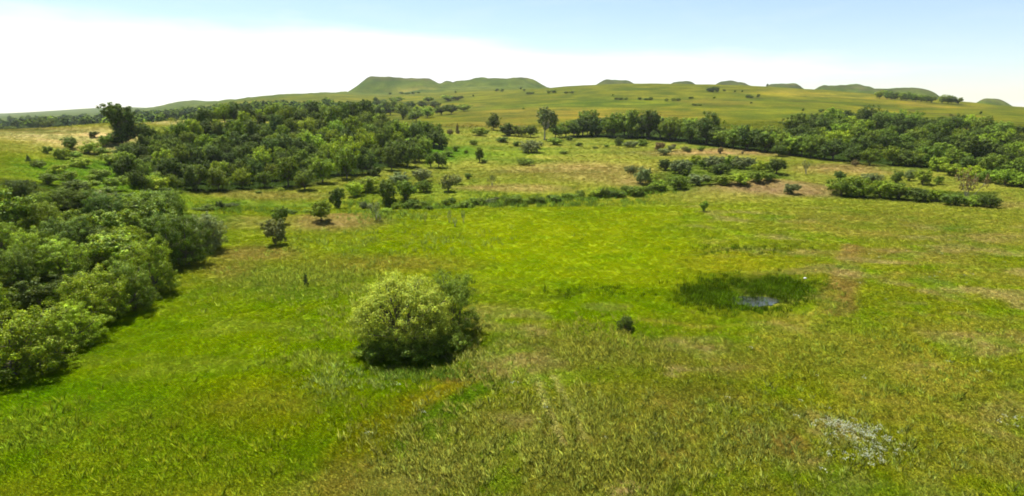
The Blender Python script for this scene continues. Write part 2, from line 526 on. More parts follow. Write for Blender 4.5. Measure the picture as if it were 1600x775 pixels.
# hill pasture
ell(830, 176, 110, 9, (136, 123, 36), .8)
ell(760, 195, 80, 6, (140, 126, 42), .8)
ell(1000, 160, 220, 9, (105, 118, 17), .7)
ell(1000, 180, 160, 6, (128, 118, 30), .6)
ell(1120, 160, 60, 6, (132, 116, 35), .6)
ell(1300, 148, 120, 5, (137, 131, 35), .8)
ell(1250, 175, 120, 8, (107, 118, 18), .7)
strip([(1170, 152), (1240, 158), (1330, 163), (1420, 172), (1500, 182)], 6, (89, 82, 32), .75)
strip([(1480, 178), (1540, 188), (1600, 192)], 7, (86, 79, 33), .75)
ell(1480, 165, 100, 4, (136, 126, 38), .7)
ell(640, 141, 40, 4, (134, 131, 48), .6)
ell(460, 165, 60, 4, (128, 132, 48), .7)
ell(720, 168, 50, 4, (134, 126, 45), .6)
# pond basin
ell(1165, 410, 120, 24, (162, 164, 24), .95)
ell(1110, 462, 60, 16, (70, 98, 8), .95)
ell(1190, 448, 80, 22, (66, 94, 8), .95)
ell(1150, 478, 60, 16, (78, 110, 8), .9)
strip([(1010, 500), (1100, 512), (1200, 508), (1280, 488), (1305, 455)], 9, (160, 158, 48), .7, .5)
ell(1000, 430, 60, 20, (150, 168, 6), .8)
strip([(870, 465), (930, 452), (960, 448)], 5, (92, 110, 16), .7)
strip([(1090, 400), (1140, 388), (1230, 392)], 5, (92, 110, 14), .8)

# ------------------------------------------------------------------ materials
def new_mat(name):
    m = bpy.data.materials.new(name)
    m.use_nodes = True
    m.node_tree.nodes.clear()
    return m, m.node_tree.nodes, m.node_tree.links


def ground_material():
    m, n, l = new_mat('meadow_sward')
    out = n.new('ShaderNodeOutputMaterial')
    b = n.new('ShaderNodeBsdfPrincipled')
    b.inputs['Roughness'].default_value = 0.95
    b.inputs['Specular IOR Level'].default_value = 0.02
    at = n.new('ShaderNodeAttribute')
    at.attribute_name = 'sward'
    geo = n.new('ShaderNodeNewGeometry')
    prev = at.outputs['Color']
    for sc, det, lo, hi in ((2.4, 5, 0.62, 1.42), (0.35, 4, 0.74, 1.26), (0.03, 5, 0.80, 1.2)):
        t = n.new('ShaderNodeTexNoise')
        t.inputs['Scale'].default_value = sc
        t.inputs['Detail'].default_value = det
        t.inputs['Roughness'].default_value = 0.65
        l.new(geo.outputs['Position'], t.inputs['Vector'])
        mr = n.new('ShaderNodeMapRange')
        mr.inputs[1].default_value, mr.inputs[2].default_value = 0.3, 0.7
        mr.inputs[3].default_value, mr.inputs[4].default_value = lo, hi
        l.new(t.outputs['Fac'], mr.inputs[0])
        mx = n.new('ShaderNodeMix')
        mx.data_type = 'RGBA'
        mx.blend_type = 'MULTIPLY'
        mx.inputs['Factor'].default_value = 1
        l.new(prev, mx.inputs['A'])
        l.new(mr.outputs[0], mx.inputs['B'])
        prev = mx.outputs['Result']
    l.new(prev, b.inputs['Base Color'])
    t = n.new('ShaderNodeTexNoise')
    t.inputs['Scale'].default_value = 1.3
    t.inputs['Detail'].default_value = 6
    t.inputs['Roughness'].default_value = 0.7
    l.new(geo.outputs['Position'], t.inputs['Vector'])
    bp = n.new('ShaderNodeBump')
    bp.inputs['Strength'].default_value = 0.7
    bp.inputs['Distance'].default_value = 0.45
    l.new(t.outputs['Fac'], bp.inputs['Height'])
    l.new(bp.outputs[0], b.inputs['Normal'])
    l.new(b.outputs[0], out.inputs['Surface'])
    return m


def leaf_material(name, transl=0.35, source='OBJECT', gloss=True, through=(1.25, 1.15, 0.55, 1)):
    """foliage: colour from the plant's own tint, varied leaf by leaf"""
    m, n, l = new_mat(name)
    out = n.new('ShaderNodeOutputMaterial')
    if source == 'OBJECT':
        oi = n.new('ShaderNodeObjectInfo')
        colr = oi.outputs['Color']
    else:
        at0 = n.new('ShaderNodeAttribute')
        at0.attribute_type = 'INSTANCER'
        at0.attribute_name = 'sward'
        colr = at0.outputs['Color']
    at = n.new('ShaderNodeAttribute')
    at.attribute_name = 'tone'
    mx = n.new('ShaderNodeMix')
    mx.data_type = 'RGBA'
    mx.blend_type = 'MULTIPLY'
    mx.inputs['Factor'].default_value = 1
    l.new(colr, mx.inputs['A'])
    l.new(at.outputs['Color'], mx.inputs['B'])
    d = n.new('ShaderNodeBsdfPrincipled')
    d.inputs['Roughness'].default_value = 0.6 if gloss else 0.9
    d.inputs['Specular IOR Level'].default_value = 0.10 if gloss else 0.0
    l.new(mx.outputs['Result'], d.inputs['Base Color'])
    tr = n.new('ShaderNodeBsdfTranslucent')
    g = n.new('ShaderNodeMix')
    g.data_type = 'RGBA'
    g.blend_type = 'MULTIPLY'
    g.inputs['Factor'].default_value = 1
    g.inputs['B'].default_value = through
    l.new(mx.outputs['Result'], g.inputs['A'])
    l.new(g.outputs['Result'], tr.inputs['Color'])
    s = n.new('ShaderNodeMixShader')
    s.inputs[0].default_value = transl
    l.new(d.outputs[0], s.inputs[1])
    l.new(tr.outputs[0], s.inputs[2])
    l.new(s.outputs[0], out.inputs['Surface'])
    return m


def bark_material(name, c):
    m, n, l = new_mat(name)
    out = n.new('ShaderNodeOutputMaterial')
    b = n.new('ShaderNodeBsdfPrincipled')
    b.inputs['Roughness'].default_value = 0.9
    t = n.new('ShaderNodeTexNoise')
    t.inputs['Scale'].default_value = 9
    t.inputs['Detail'].default_value = 5
    tc = n.new('ShaderNodeTexCoord')
    l.new(tc.outputs['Object'], t.inputs['Vector'])
    r = n.new('ShaderNodeValToRGB')
    r.color_ramp.elements[0].color = (*[v * 0.55 for v in c], 1)
    r.color_ramp.elements[1].color = (*[v * 1.35 for v in c], 1)
    l.new(t.outputs['Fac'], r.inputs[0])
    l.new(r.outputs[0], b.inputs['Base Color'])
    l.new(b.outputs[0], out.inputs['Surface'])
    return m


M_GROUND = ground_material()
M_LEAF = leaf_material('broadleaf_foliage', 0.28)
M_NEEDLE = leaf_material('juniper_foliage', 0.12)
M_BLADE = leaf_material('grass_blades', 0.35, 'INSTANCER', False, (1.06, 1.06, 0.8, 1))
M_BARK = bark_material('grey_brown_bark', (0.085, 0.068, 0.050))
M_BARKP = bark_material('pale_bark', (0.30, 0.27, 0.21))

# ------------------------------------------------------------------ ground
ang = np.concatenate([np.arange(-180, -54, 4.0), np.arange(-54, 54, 0.19), np.arange(54, 180, 4.0)])
ang = np.radians(ang)
rad = np.exp(np.linspace(math.log(8), math.log(9500), 500))
A, R = np.meshgrid(ang, rad)
GX, GY = (R * np.sin(A)).ravel(), (R * np.cos(A)).ravel()
GZ = height(GX, GY)
GC = sward(GX, GY)
na, nr = len(ang), len(rad)
gv = np.concatenate([np.stack([GX, GY, GZ], 1), [[0, 0, 0]]])
ii, jj = np.meshgrid(np.arange(nr - 1), np.arange(na), indexing='ij')
jn = (jj + 1) % na
quads = np.stack([ii * na + jj, (ii + 1) * na + jj, (ii + 1) * na + jn, ii * na + jn], -1).reshape(-1, 4)[:, ::-1]
me = mesh_np('ground', gv, quads, M_GROUND, True)
# close the small disc under the camera
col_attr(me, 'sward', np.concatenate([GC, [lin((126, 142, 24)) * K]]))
go = link(bpy.data.objects.new('ground', me))
go['kind'] = 'structure'
go['label'] = 'rolling prairie ground of green meadow, tan pasture and flat-topped hills'

# ------------------------------------------------------------------ plants: meshes
def unit(v):
    return v / np.maximum(np.linalg.norm(v, axis=-1, keepdims=True), 1e-9)


def tube(pts, rads, sides=6):
    pts = np.asarray(pts, float)
    vs, fs = [], []
    for i, p in enumerate(pts):
        t = unit(pts[min(i + 1, len(pts) - 1)] - pts[max(i - 1, 0)])
        u = unit(np.cross(t, [0.3, 0.9, 0.12]))
        w = np.cross(t, u)
        for k in range(sides):
            a = 2 * math.pi * k / sides
            vs.append(p + rads[i] * (math.cos(a) * u + math.sin(a) * w))
    for i in range(len(pts) - 1):
        for k in range(sides):
            k2 = (k + 1) % sides
            fs.append((i * sides + k, i * sides + k2, (i + 1) * sides + k2, (i + 1) * sides + k))
    return np.array(vs), np.array(fs)


def join(parts):
    V, F, o = [], [], 0
    for v, f in parts:
        V.append(v)
        F.append(f + o)
        o += len(v)
    return np.concatenate(V), np.concatenate(F)


def leaves(P, N, size, aspect, g, twist=None):
    """one folded leaf spray (quad) at each point, facing N"""
    n = len(P)
    N = unit(N)
    t = unit(np.cross(N, g.normal(size=(n, 3)))) if twist is None else unit(twist - N * np.sum(twist * N, 1, keepdims=True))
    b = np.cross(N, t)
    s = size[:, None]
    sag = N * s * 0.25
    V = np.stack([P - t * s - sag, P - b * s * aspect, P + t * s - sag, P + b * s * aspect], 1).reshape(-1, 3)
    F = np.arange(4 * n).reshape(n, 4)
    return V, F


def tones(g, n, k=4, amp=0.30):
    v = np.exp(g.normal(0, amp, n))
    h = g.normal(0, 0.10, n)
    c = np.stack([v * (1 + h), v, v * (1 - h)], 1)
    return np.repeat(np.clip(c, 0.3, 2.2), k, 0)


def crown_mesh(name, g, lobes, n, leaf, aspect=0.62, clumps=15, spread=0.30, core=0.16, tall=0.0, mat=None, amp=0.3, updir=0.0):
    """leaves gathered in clumps over the shells of several lobes (centre, radii)"""
    L = np.array([l[0] for l in lobes], float)
    Rr = np.array([l[1] for l in lobes], float)
    area = (Rr[:, 0] * Rr[:, 2] + Rr[:, 0] * Rr[:, 1])
    pick = g.choice(len(lobes), n, p=area / area.sum())
    cd = unit(g.normal(size=(len(lobes), clumps, 3)))
    cd[:, :, 2] = cd[:, :, 2] * 0.9 + 0.1
    cr = g.uniform(0.55, 1.28, size=(len(lobes), clumps))
    ck = g.integers(0, clumps, n)
    dirs = cd[pick, ck]
    inner = g.random(n) < core
    f = np.where(inner, g.uniform(0.1, 0.7, n), cr[pick, ck])
    ball = unit(g.normal(size=(n, 3))) * (g.uniform(0.25, 1, n) ** 0.5)[:, None] * np.array([1, 1, 0.8]) * spread
    ball = ball + g.normal(0, spread * 0.22, (n, 3))
    off = dirs * f[:, None] + np.where(inner[:, None], ball * 2.2, ball)
    P = L[pick] + off * Rr[pick]
    keep = P[:, 2] > 0.015
    P, off, ball = P[keep], off[keep], ball[keep]
    N = unit(off) * 0.45 + unit(ball) * 0.65 + g.normal(0, 0.30, (len(P), 3)) + np.array([0, 0, 0.25])
    sz = leaf * g.uniform(0.6, 1.35, len(P))
    tw = None
    if updir:
        tw = unit(off) * 0.6 + g.normal(0, 0.35, (len(P), 3)) + np.array([0, 0, updir])
    V, F = leaves(P, N, sz, aspect, g, tw)
    me = mesh_np(name, V, F, mat or M_LEAF)
    ct = np.exp(g.normal(0, 0.22, (len(lobes), clumps)))[pick, ck][keep]
    col_attr(me, 'tone', tones(g, len(P), 4, amp) * np.repeat(ct, 4)[:, None])
    return me


def trunk_mesh(name, g, lobes, r0, fork=0.3, lean=(0, 0), mat=None, stems=1):
    parts = []
    for s in range(stems):
        base = np.array([g.normal(0, 0.035), g.normal(0, 0.035), -0.03]) if stems > 1 else np.array([0, 0, -0.03])
        top = np.array([lean[0] + base[0] * 2, lean[1] + base[1] * 2, fork])
        mid = (base + top) / 2 + np.array([g.normal(0, 0.01), g.normal(0, 0.01), 0])
        rr = r0 / math.sqrt(stems)
        parts.append(tube([base, base * 0.7 + mid * 0.3 + [0, 0, .01], mid, top], [rr * 1.35, rr, rr * 0.9, rr * 0.75], 7))
        for k, (c, r) in enumerate(lobes):
            if stems > 1 and k % stems != s:
                continue
            c = np.array(c, float)
            m1 = top * 0.55 + c * 0.45 + [g.normal(0, .02), g.normal(0, .02), -0.02]
            end = c + np.array([0, 0, r[2] * 0.55])
            parts.append(tube([top - [0, 0, 0.03], m1, c, end], [rr * 0.7, rr * 0.5, rr * 0.32, rr * 0.1], 5))
            for q in range(3):
                dv = unit(g.normal(size=3) + [0, 0, .3]) * np.array(r) * 0.75
                parts.append(tube([c * 0.8 + m1 * 0.2, c + dv * 0.5, c + dv], [rr * 0.26, rr * 0.16, rr * 0.05], 4))
    v, f = join(parts)
    return mesh_np(name, v, f, mat or M_BARK, True)


def lobes_round(g, n, zc, rx, rz, size):
    out = [((0, 0, zc), (rx * 0.62, rx * 0.62, rz * 0.72))]
    for i in range(n):
        a = 2 * math.pi * i / n + g.normal(0, 0.3)
        h = g.uniform(-0.75, 0.85)
        w = math.sqrt(1 - min(h * h, 0.9)) * 0.62
        s = size * g.uniform(0.55, 1.3)
        out.append(((math.cos(a) * rx * w, math.sin(a) * rx * w, zc + h * rz * 0.62), (s * rx * 1.05, s * rx * 1.05, s * rz * 0.95)))
    return out


KINDS = {}


def asset(kind, crown, trunk):
    KINDS.setdefault(kind, []).append((crown, trunk))


for v in range(6):                                    # broad-leaved tree, crown nearly to the ground
    g = np.random.default_rng(100 + v)
    lb = lobes_round(g, 11 + v % 3, 0.47, 0.50, 0.52, 0.40)
    asset('tree', crown_mesh('tree_crown', g, lb, 7500, 0.022), trunk_mesh('tree_trunk', g, lb, 0.030, 0.20))
for v in range(6):                                    # many-stemmed shrub, dome sitting on the ground
    g = np.random.default_rng(200 + v)
    lb = lobes_round(g, 8 + v % 4, 0.44, 0.50, 0.52, 0.44)
    asset('shrub', crown_mesh('shrub_crown', g, lb, 7000, 0.024), trunk_mesh('shrub_trunk', g, lb, 0.030, 0.14, stems=3))
for v in range(4):                                    # big shrub seen close: finer leaves
    g = np.random.default_rng(300 + v)
    lb = lobes_round(g, 13 + v, 0.46, 0.50, 0.52, 0.36)
    lb += [((0.32 * math.cos(a), 0.32 * math.sin(a), 0.15), (0.17, 0.17, 0.16)) for a in np.linspace(0, 6.283, 9)[:-1] + g.normal(0, .2, 8)]
    asset('thicket', crown_mesh('thicket_crown', g, lb, 26000, 0.0112, clumps=13, spread=0.27, core=0.10), trunk_mesh('thicket_trunk', g, lb, 0.030, 0.16, stems=4))
for v in range(3):                                    # small dark juniper
    g = np.random.default_rng(400 + v)
    lb = [((g.normal(0, .04), g.normal(0, .04), z), (w, w, 0.2)) for z, w in ((0.16, 0.36), (0.3, 0.37), (0.45, 0.32), (0.6, 0.25), (0.74, 0.18), (0.86, 0.10), (0.95, 0.05))]
    asset('juniper', crown_mesh('juniper_crown', g, lb, 5000, 0.026, 0.35, mat=M_NEEDLE, updir=0.9), trunk_mesh('juniper_trunk', g, lb[:4], 0.03, 0.12))
for v in range(3):                                    # airy sapling, bare stems showing
    g = np.random.default_rng(500 + v)
    lb = [((g.normal(0, .2), g.normal(0, .2), g.uniform(.4, .85)), (0.17, 0.17, 0.2)) for _ in range(8)]
    asset('sapling', crown_mesh('sapling_crown', g, lb, 1100, 0.028, 0.4, updir=1.2), trunk_mesh('sapling_trunk', g, lb, 0.030, 0.12, stems=4, mat=M_BARKP))
for v in range(2):                                    # tall open cottonwood with gaps
    g = np.random.default_rng(600 + v)
    lb = [((math.cos(a) * q, math.sin(a) * q, z), (0.19, 0.19, 0.15)) for a, q, z in
          [(g.uniform(0, 6.28), g.uniform(0.1, 0.36), z) for z in (0.42, 0.48, 0.55, 0.62, 0.68, 0.74, 0.78, 0.86, 0.6, 0.7)]] + [((0, 0, .84), (.2, .2, .14))]
    asset('cottonwood', crown_mesh('cottonwood_crown', g, lb, 4200, 0.026, spread=0.3), trunk_mesh('cottonwood_trunk', g, lb, 0.03, 0.3, mat=M_BARKP))

ORD = ['first', 'second', 'third', 'fourth', 'fifth', 'sixth', 'seventh', 'eighth', 'ninth', 'tenth', 'eleventh', 'twelfth', 'thirteenth', 'fourteenth', 'fifteenth', 'sixteenth',
       'seventeenth', 'eighteenth', 'nineteenth', 'twentieth', 'twenty-first', 'twenty-second', 'twenty-third', 'twenty-fourth', 'twenty-fifth', 'twenty-sixth', 'twenty-seventh',
       'twenty-eighth', 'twenty-ninth', 'thirtieth', 'thirty-first', 'thirty-second', 'thirty-third', 'thirty-fourth', 'thirty-fifth']
TINT = {  # leaf colour of each sort (albedo)
    'dark': (0.070, 0.108, 0.012), 'mid': (0.118, 0.176, 0.014), 'fresh': (0.178, 0.252, 0.014), 'bright': (0.205, 0.275, 0.010),
    'grey': (0.135, 0.168, 0.055), 'willow': (0.285, 0.345, 0.034), 'brown': (0.150, 0.120, 0.050), 'pale': (0.175, 0.220, 0.065), 'blue': (0.050, 0.085, 0.024),
}
TINT_WORD = {'dark': 'dark green', 'mid': 'mid green', 'fresh': 'fresh green', 'bright': 'bright yellow-green', 'grey': 'grey-green', 'willow': 'pale yellow-green', 'brown': 'brownish', 'pale': 'pale green', 'blue': 'dark green'}
USED = {}


def plant(kind, x, y, wpx, hpx, tint, label, group=None, name=None, cat=None, at=None, jitter=0.16):
    """a plant rooted where the sight line (x, y) meets the land; wpx, hpx its size there"""
    X, Y = at or gp(x, y)
    Z = float(height(X, Y))
    m = Y / (FPX * 0.985)
    W, H = wpx * m, hpx * m
    names = {'tree': 'broadleaf_tree', 'shrub': 'shrub', 'thicket': 'shrub', 'juniper': 'juniper', 'sapling': 'sapling', 'cottonwood': 'cottonwood_tree'}
    cats = {'tree': 'tree', 'shrub': 'shrub', 'thicket': 'shrub', 'juniper': 'juniper', 'sapling': 'sapling', 'cottonwood': 'tree'}
    root = link(bpy.data.objects.new(name or names[kind], None))
    root.empty_display_size = 0.2
    root.location = (X, Y, Z)
    root.rotation_euler = (0, 0, rnd.uniform(0, 6.283))
    root.scale = (W, W, H)
    cm, tm = KINDS[kind][rnd.randrange(len(KINDS[kind]))]
    t = link(bpy.data.objects.new('trunk', tm), root)
    c = link(bpy.data.objects.new('crown', cm), root)
    a = TINT[tint]
    j = math.exp(rnd.gauss(0, jitter))
    k = rnd.gauss(0, jitter * 0.35)
    c.color = (a[0] * j * (1 + k), a[1] * j, a[2] * j * (1 - k), 1)
    root['label'] = label
    root['category'] = cat or cats[kind]
    if group:
        root['group'] = group
    return root


def lerp_line(pts, x):
    return float(np.interp(x, [p[0] for p in pts], [p[1] for p in pts]))


def grove(kinds, lower, upper, rows, x0, x1, w0, w1, aspect, tints, where, group, dense=0.85, xr=None, spots=None):
    """rows of plants between a lower and an upper line; w0..w1 crown widths there"""
    for r in range(rows):
        v = r / max(rows - 1, 1)
        a, b = (x0, x1) if xr is None else xr[r]
        w = w0 + (w1 - w0) * v
        xs, x = [], a + rnd.uniform(0, w * 0.5)
        while x < b:
            xs.append(x)
            x += w * dense * rnd.uniform(0.75, 1.25)
        for i, x in enumerate(xs):
            yl, yu = lerp_line(lower, x), lerp_line(upper, x)
            y = yl + (yu - yl) * v + (rnd.uniform(-0.3, 0.3) * (yl - yu) / max(rows, 2) if 0 < r else rnd.uniform(-1.5, 0.5))
            s = math.exp(rnd.gauss(0, 0.18))
            kd = rnd.choice(kinds)
            tn = rnd.choice(tints)
            asp = aspect * rnd.uniform(0.85, 1.2)
            noun = 'tree' if kd in ('tree', 'cottonwood') else 'shrub'
            size = 'large ' if s > 1.18 else 'small ' if s < 0.84 else ''
            lab = f'{size}{TINT_WORD[tn]} {noun}, {ORD[i]} from left in {ORD[r]} row {where}'
            plant(kd, x, y, w * s, w * s * asp, tn, lab, group)


# ------------------------------------------------------------------ the hillside wood
grove(['tree'] * 4 + ['shrub'], [(180, 304), (235, 310), (268, 300), (480, 290), (545, 279), (600, 268), (650, 259), (690, 240)],
      [(180, 226), (225, 208), (330, 196), (410, 190), (520, 188), (600, 190), (650, 198), (690, 215)], 10, 205, 690, 33, 21, 1.14,
      ['dark', 'dark', 'mid', 'mid', 'mid', 'fresh', 'fresh', 'dark'], 'up the hillside wood', 'trees of the hillside wood', 0.93,
      xr=[(262, 640), (205, 655), (196, 675), (190, 690), (188, 680), (190, 660), (200, 640), (225, 620), (290, 610), (330, 600)])
# ------------------------------------------------------------------ tree belt below the big hill
grove(['tree'] * 5 + ['shrub'], [(890, 213), (1000, 216), (1100, 226), (1180, 236), (1240, 244), (1290, 250), (1350, 258), (1440, 260), (1520, 268), (1600, 276)],
      [(890, 204), (1000, 204), (1100, 204), (1200, 206), (1250, 203), (1310, 192), (1400, 198), (1450, 214), (1510, 208), (1600, 216)], 5, 890, 1620, 36, 30, 0.88,
      ['dark', 'dark', 'mid', 'mid', 'mid', 'fresh'], 'of the belt below the hill', 'trees of the belt below the hill', 0.82,
      xr=[(890, 1625), (905, 1625), (1190, 1625), (1240, 1620), (1290, 1625)])
grove(['shrub'], [(1440, 262), (1520, 282), (1625, 296)], [(1400, 258), (1520, 262), (1625, 270)], 2, 1400, 1625, 36, 32, 0.7,
      ['fresh', 'mid', 'fresh', 'bright'], 'of scrub fringing the tree belt', 'scrub at the foot of the tree belt', 0.8, xr=[(1450, 1625), (1400, 1500)])
# ------------------------------------------------------------------ thicket at the near left
EDGE = [(-60, 600), (0, 590), (50, 580), (100, 548), (140, 522), (190, 490), (240, 452), (272, 418), (310, 398), (345, 372)]
for i, (x, y, w, h, tn) in enumerate([(-62, 600, 130, 140, 'mid'), (42, 580, 150, 122, 'bright'), (118, 538, 96, 72, 'bright'), (150, 502, 104, 104, 'bright'), (206, 482, 84, 88, 'mid'),
                                      (240, 457, 80, 94, 'fresh'), (286, 414, 84, 96, 'mid'), (318, 392, 74, 74, 'grey')]):
    plant('thicket', x, y, w, h, tn, f'{TINT_WORD[tn]} leafy shrub, {ORD[i]} from left along meadow edge of the near thicket', 'shrubs on the meadow edge of the thicket')
grove(['thicket', 'thicket', 'shrub'], [(-80, 520), (0, 500), (60, 480), (140, 455), (200, 418), (250, 390), (300, 362)], [(-80, 318), (0, 316), (100, 326), (200, 345), (250, 356), (300, 352)], 5, -60, 300,
      80, 52, 0.84, ['mid', 'dark', 'mid', 'fresh', 'dark', 'fresh', 'mid'], 'back in the near thicket', 'shrubs inside the near thicket', 0.80,
      xr=[(-60, 240), (-60, 265), (-50, 300), (-60, 290), (-60, 270)])

for i, (x, y, w, h, tn) in enumerate([(205, 398, 52, 56, 'bright'), (268, 338, 44, 52, 'mid'), (255, 362, 50, 56, 'fresh')]):
    plant('thicket', x, y, w, h, tn, ['bright yellow-green bush glowing amid the near thicket', 'bushy green tree at the far corner of the near thicket', 'fresh green bush beside the sandy bank'][i])
# scrubby slope between thicket and ridge
k = 0
for (x, y, w, tn) in sorted([(110, 232, 26, 'mid'), (95, 248, 28, 'fresh'), (140, 240, 30, 'fresh'), (165, 228, 24, 'mid'), (128, 262, 34, 'bright'), (175, 258, 34, 'fresh'), (92, 272, 28, 'fresh'), (155, 284, 38, 'fresh'),
                      (195, 276, 34, 'bright'), (222, 296, 36, 'fresh'), (245, 300, 38, 'bright'), (212, 250, 34, 'mid'), (232, 318, 36, 'mid'), (190, 322, 44, 'dark'), (120, 304, 40, 'dark'), (206, 236, 26, 'mid'), (190, 244, 28, 'dark'), (226, 268, 30, 'dark'), (205, 290, 32, 'mid'), (238, 284, 30, 'mid'), (168, 308, 36, 'mid'), (258, 312, 32, 'dark'), (140, 296, 34, 'mid'), (110, 288, 30, 'fresh'), (78, 288, 30, 'mid'), (186, 214, 18, 'dark'), (160, 244, 26, 'fresh'), (118, 248, 24, 'fresh'), (262, 330, 34, 'mid'), (60, 262, 22, 'mid'),
                      (146, 215, 16, 'dark'), (75, 240, 16, 'mid'), (180, 298, 34, 'mid'), (150, 322, 46, 'grey')]):
    plant('shrub', x, y, w, w * rnd.uniform(0.45, 0.8), tn, f'{TINT_WORD[tn]} low shrub, {ORD[k]} from left of those over the slope below the ridge', 'low shrubs on the slope below the ridge')
    k += 1

# ------------------------------------------------------------------ named single plants
def one(kind, x, y, w, h, tn, label, **kw):
    return plant(kind, x, y, w, h, tn, label, **kw)


one('juniper', 44, 253, 9, 11, 'blue', 'tiny dark juniper alone on the ridge slope')
one('tree', 340, 188, 20, 17, 'dark', 'rounded dark tree on the ridge crest, the taller of a pair')
one('tree', 359, 188, 15, 12, 'dark', 'rounded dark tree on the ridge crest, the smaller of a pair')
one('juniper', 312, 203, 13, 22, 'blue', 'dark pointed juniper at the top of the hillside wood, first of two')
one('juniper', 322, 202, 13, 22, 'blue', 'dark pointed juniper at the top of the hillside wood, second of two')
one('juniper', 225, 205, 6, 13, 'dark', 'slim dead snag beside the big cottonwood', name='dead_snag', cat='snag')
one('sapling', 269, 197, 10, 13, 'bright', 'yellow-green bush on the edge of the ridge field')
one('tree', 256, 184, 15, 11, 'dark', 'small dark tree behind the ridge field')
one('juniper', 430, 214, 14, 28, 'blue', 'dark spire-shaped juniper standing within the hillside wood')
one('shrub', 432, 383, 40, 46, 'grey', 'grey-green bushy tree at the meadow corner by the brown bank')
one('shrub', 438, 352, 28, 34, 'mid', 'rounded shrub just behind the grey-green meadow corner tree')
one('tree', 502, 345, 37, 37, 'mid', 'round-headed small tree on the bare brown bank')
one('shrub', 527, 326, 28, 36, 'dark', 'dark upright shrub behind the round-headed tree on the bank')
one('sapling', 588, 344, 28, 30, 'pale', 'pale airy shrub at the meadow end of the creek line')
one('tree', 476, 297, 34, 36, 'mid', 'round tree standing just clear of the hillside wood')
one('shrub', 606, 316, 36, 42, 'dark', 'dark shrub of the big creekside clump, the taller half')
one('shrub', 636, 312, 36, 34, 'mid', 'dark shrub of the big creekside clump, the broader half')
one('shrub', 663, 300, 26, 22, 'mid', 'rounded shrub at the end of the big creekside clump')
one('shrub', 625, 288, 34, 22, 'grey', 'grey-green low shrub behind the big creekside clump')
one('shrub', 660, 284, 34, 24, 'grey', 'grey-green shrub on the pasture above the creekside clump')
one('shrub', 575, 300, 44, 26, 'fresh', 'fresh green low bush between the wood and the creek')
one('shrub', 555, 306, 30, 26, 'fresh', 'fresh green bush in front of the low bank bush')
one('shrub', 586, 275, 22, 18, 'dark', 'dark round bush at the foot of the hillside wood')
one('shrub', 700, 299, 24, 30, 'grey', 'grey-green open shrub on the pasture by the creek')
one('shrub', 712, 288, 18, 18, 'grey', 'small grey-green shrub leaning behind the open pasture shrub')
one('tree', 679, 226, 34, 40, 'mid', 'broad leafy tree at the tip of the hillside wood')
one('tree', 686, 262, 26, 28, 'dark', 'dark bushy tree on the pasture below the wood tip')
one('tree', 673, 262, 18, 26, 'mid', 'slim tree beside the dark bushy pasture tree')
one('tree', 749, 254, 14, 24, 'dark', 'slender dark tree alone on the open pasture')
one('shrub', 757, 254, 12, 6, 'mid', 'low tuft-like bush by the slender pasture tree')
one('sapling', 769, 291, 14, 18, 'grey', 'small airy bush alone on the pasture above the creek')
one('shrub', 821, 258, 26, 13, 'mid', 'low wide bush on the tan pasture')
one('shrub', 830, 238, 34, 22, 'grey', 'grey-green mounded bush at the pasture rim')
one('tree', 771, 203, 23, 26, 'dark', 'round dark tree by itself at the foot of the hill')
one('cottonwood', 851, 218, 40, 48, 'pale', 'tall pale open-crowned cottonwood at the start of the tree belt')
one('tree', 868, 215, 24, 22, 'mid', 'rounded tree at the foot of the pale cottonwood')
one('tree', 910, 213, 34, 35, 'dark', 'tall dark tree near the pale cottonwood')
k = 0
for (x, y, w, h, tn) in sorted([(792, 212, 26, 20, 'dark'), (811, 213, 24, 19, 'mid'), (829, 214, 22, 20, 'dark'), (884, 214, 28, 27, 'mid'), (897, 214, 24, 25, 'dark'), (1168, 234, 38, 38, 'dark'), (1195, 237, 38, 36, 'dark'),
                                (1226, 241, 36, 34, 'mid'), (1252, 244, 36, 38, 'dark'), (1280, 248, 36, 34, 'mid'), (1120, 228, 36, 36, 'dark'), (1146, 231, 34, 34, 'mid')]):
    one('tree', x, y, w, h, tn, f'{TINT_WORD[tn]} bushy tree, {ORD[k]} from left fronting the belt foot', group='bushy trees fronting the belt')
    k += 1
one('shrub', 967, 228, 14, 16, 'dark', 'small dark round bush in front of the tree belt')
one('juniper', 715, 209, 8, 16, 'brown', 'brown dead-topped little tree on the hill foot pasture', name='small_tree', cat='tree')
one('shrub', 703, 212, 10, 12, 'brown', 'brownish bush beside the dead-topped little tree')
one('shrub', 1004, 287, 24, 30, 'grey', 'grey-green leaning shrub at the head of the creek thicket')
one('shrub', 986, 272, 20, 16, 'grey', 'grey-green small shrub uphill of the leaning shrub')
one('tree', 1100, 331, 15, 18, 'mid', 'tiny lone tree on the bright green meadow')
one('shrub', 1236, 303, 27, 18, 'grey', 'low two-humped bush on the bare tan knoll')
one('thicket', 977, 516, 30, 27, 'dark', 'small dark bush alone on the open meadow below the pond')
one('juniper', 478, 446, 10, 21, 'blue', 'narrow dark juniper in the weedy meadow')
one('tree', 1217, 244, 26, 20, 'dark', 'small dark tree in front of the belt by the knoll')
one('tree', 1213, 272, 32, 28, 'dark', 'dark bushy tree at the hill end of the creek thicket')
one('sapling', 1259, 272, 16, 22, 'grey', 'grey-green narrow bush beyond the tan knoll')
for i, (x, y, w, h) in enumerate([(664, 347, 8, 16), (702, 348, 9, 20), (724, 348, 9, 20), (711, 354, 12, 14)]):
    one('sapling', x, y, w, h, 'pale', ['lone wispy sapling on the lime meadow edge', 'wispy sapling in the meadow trio, tall and first', 'wispy sapling in the meadow trio, tall and last', 'wispy sapling in the meadow trio, short and nearest'][i])
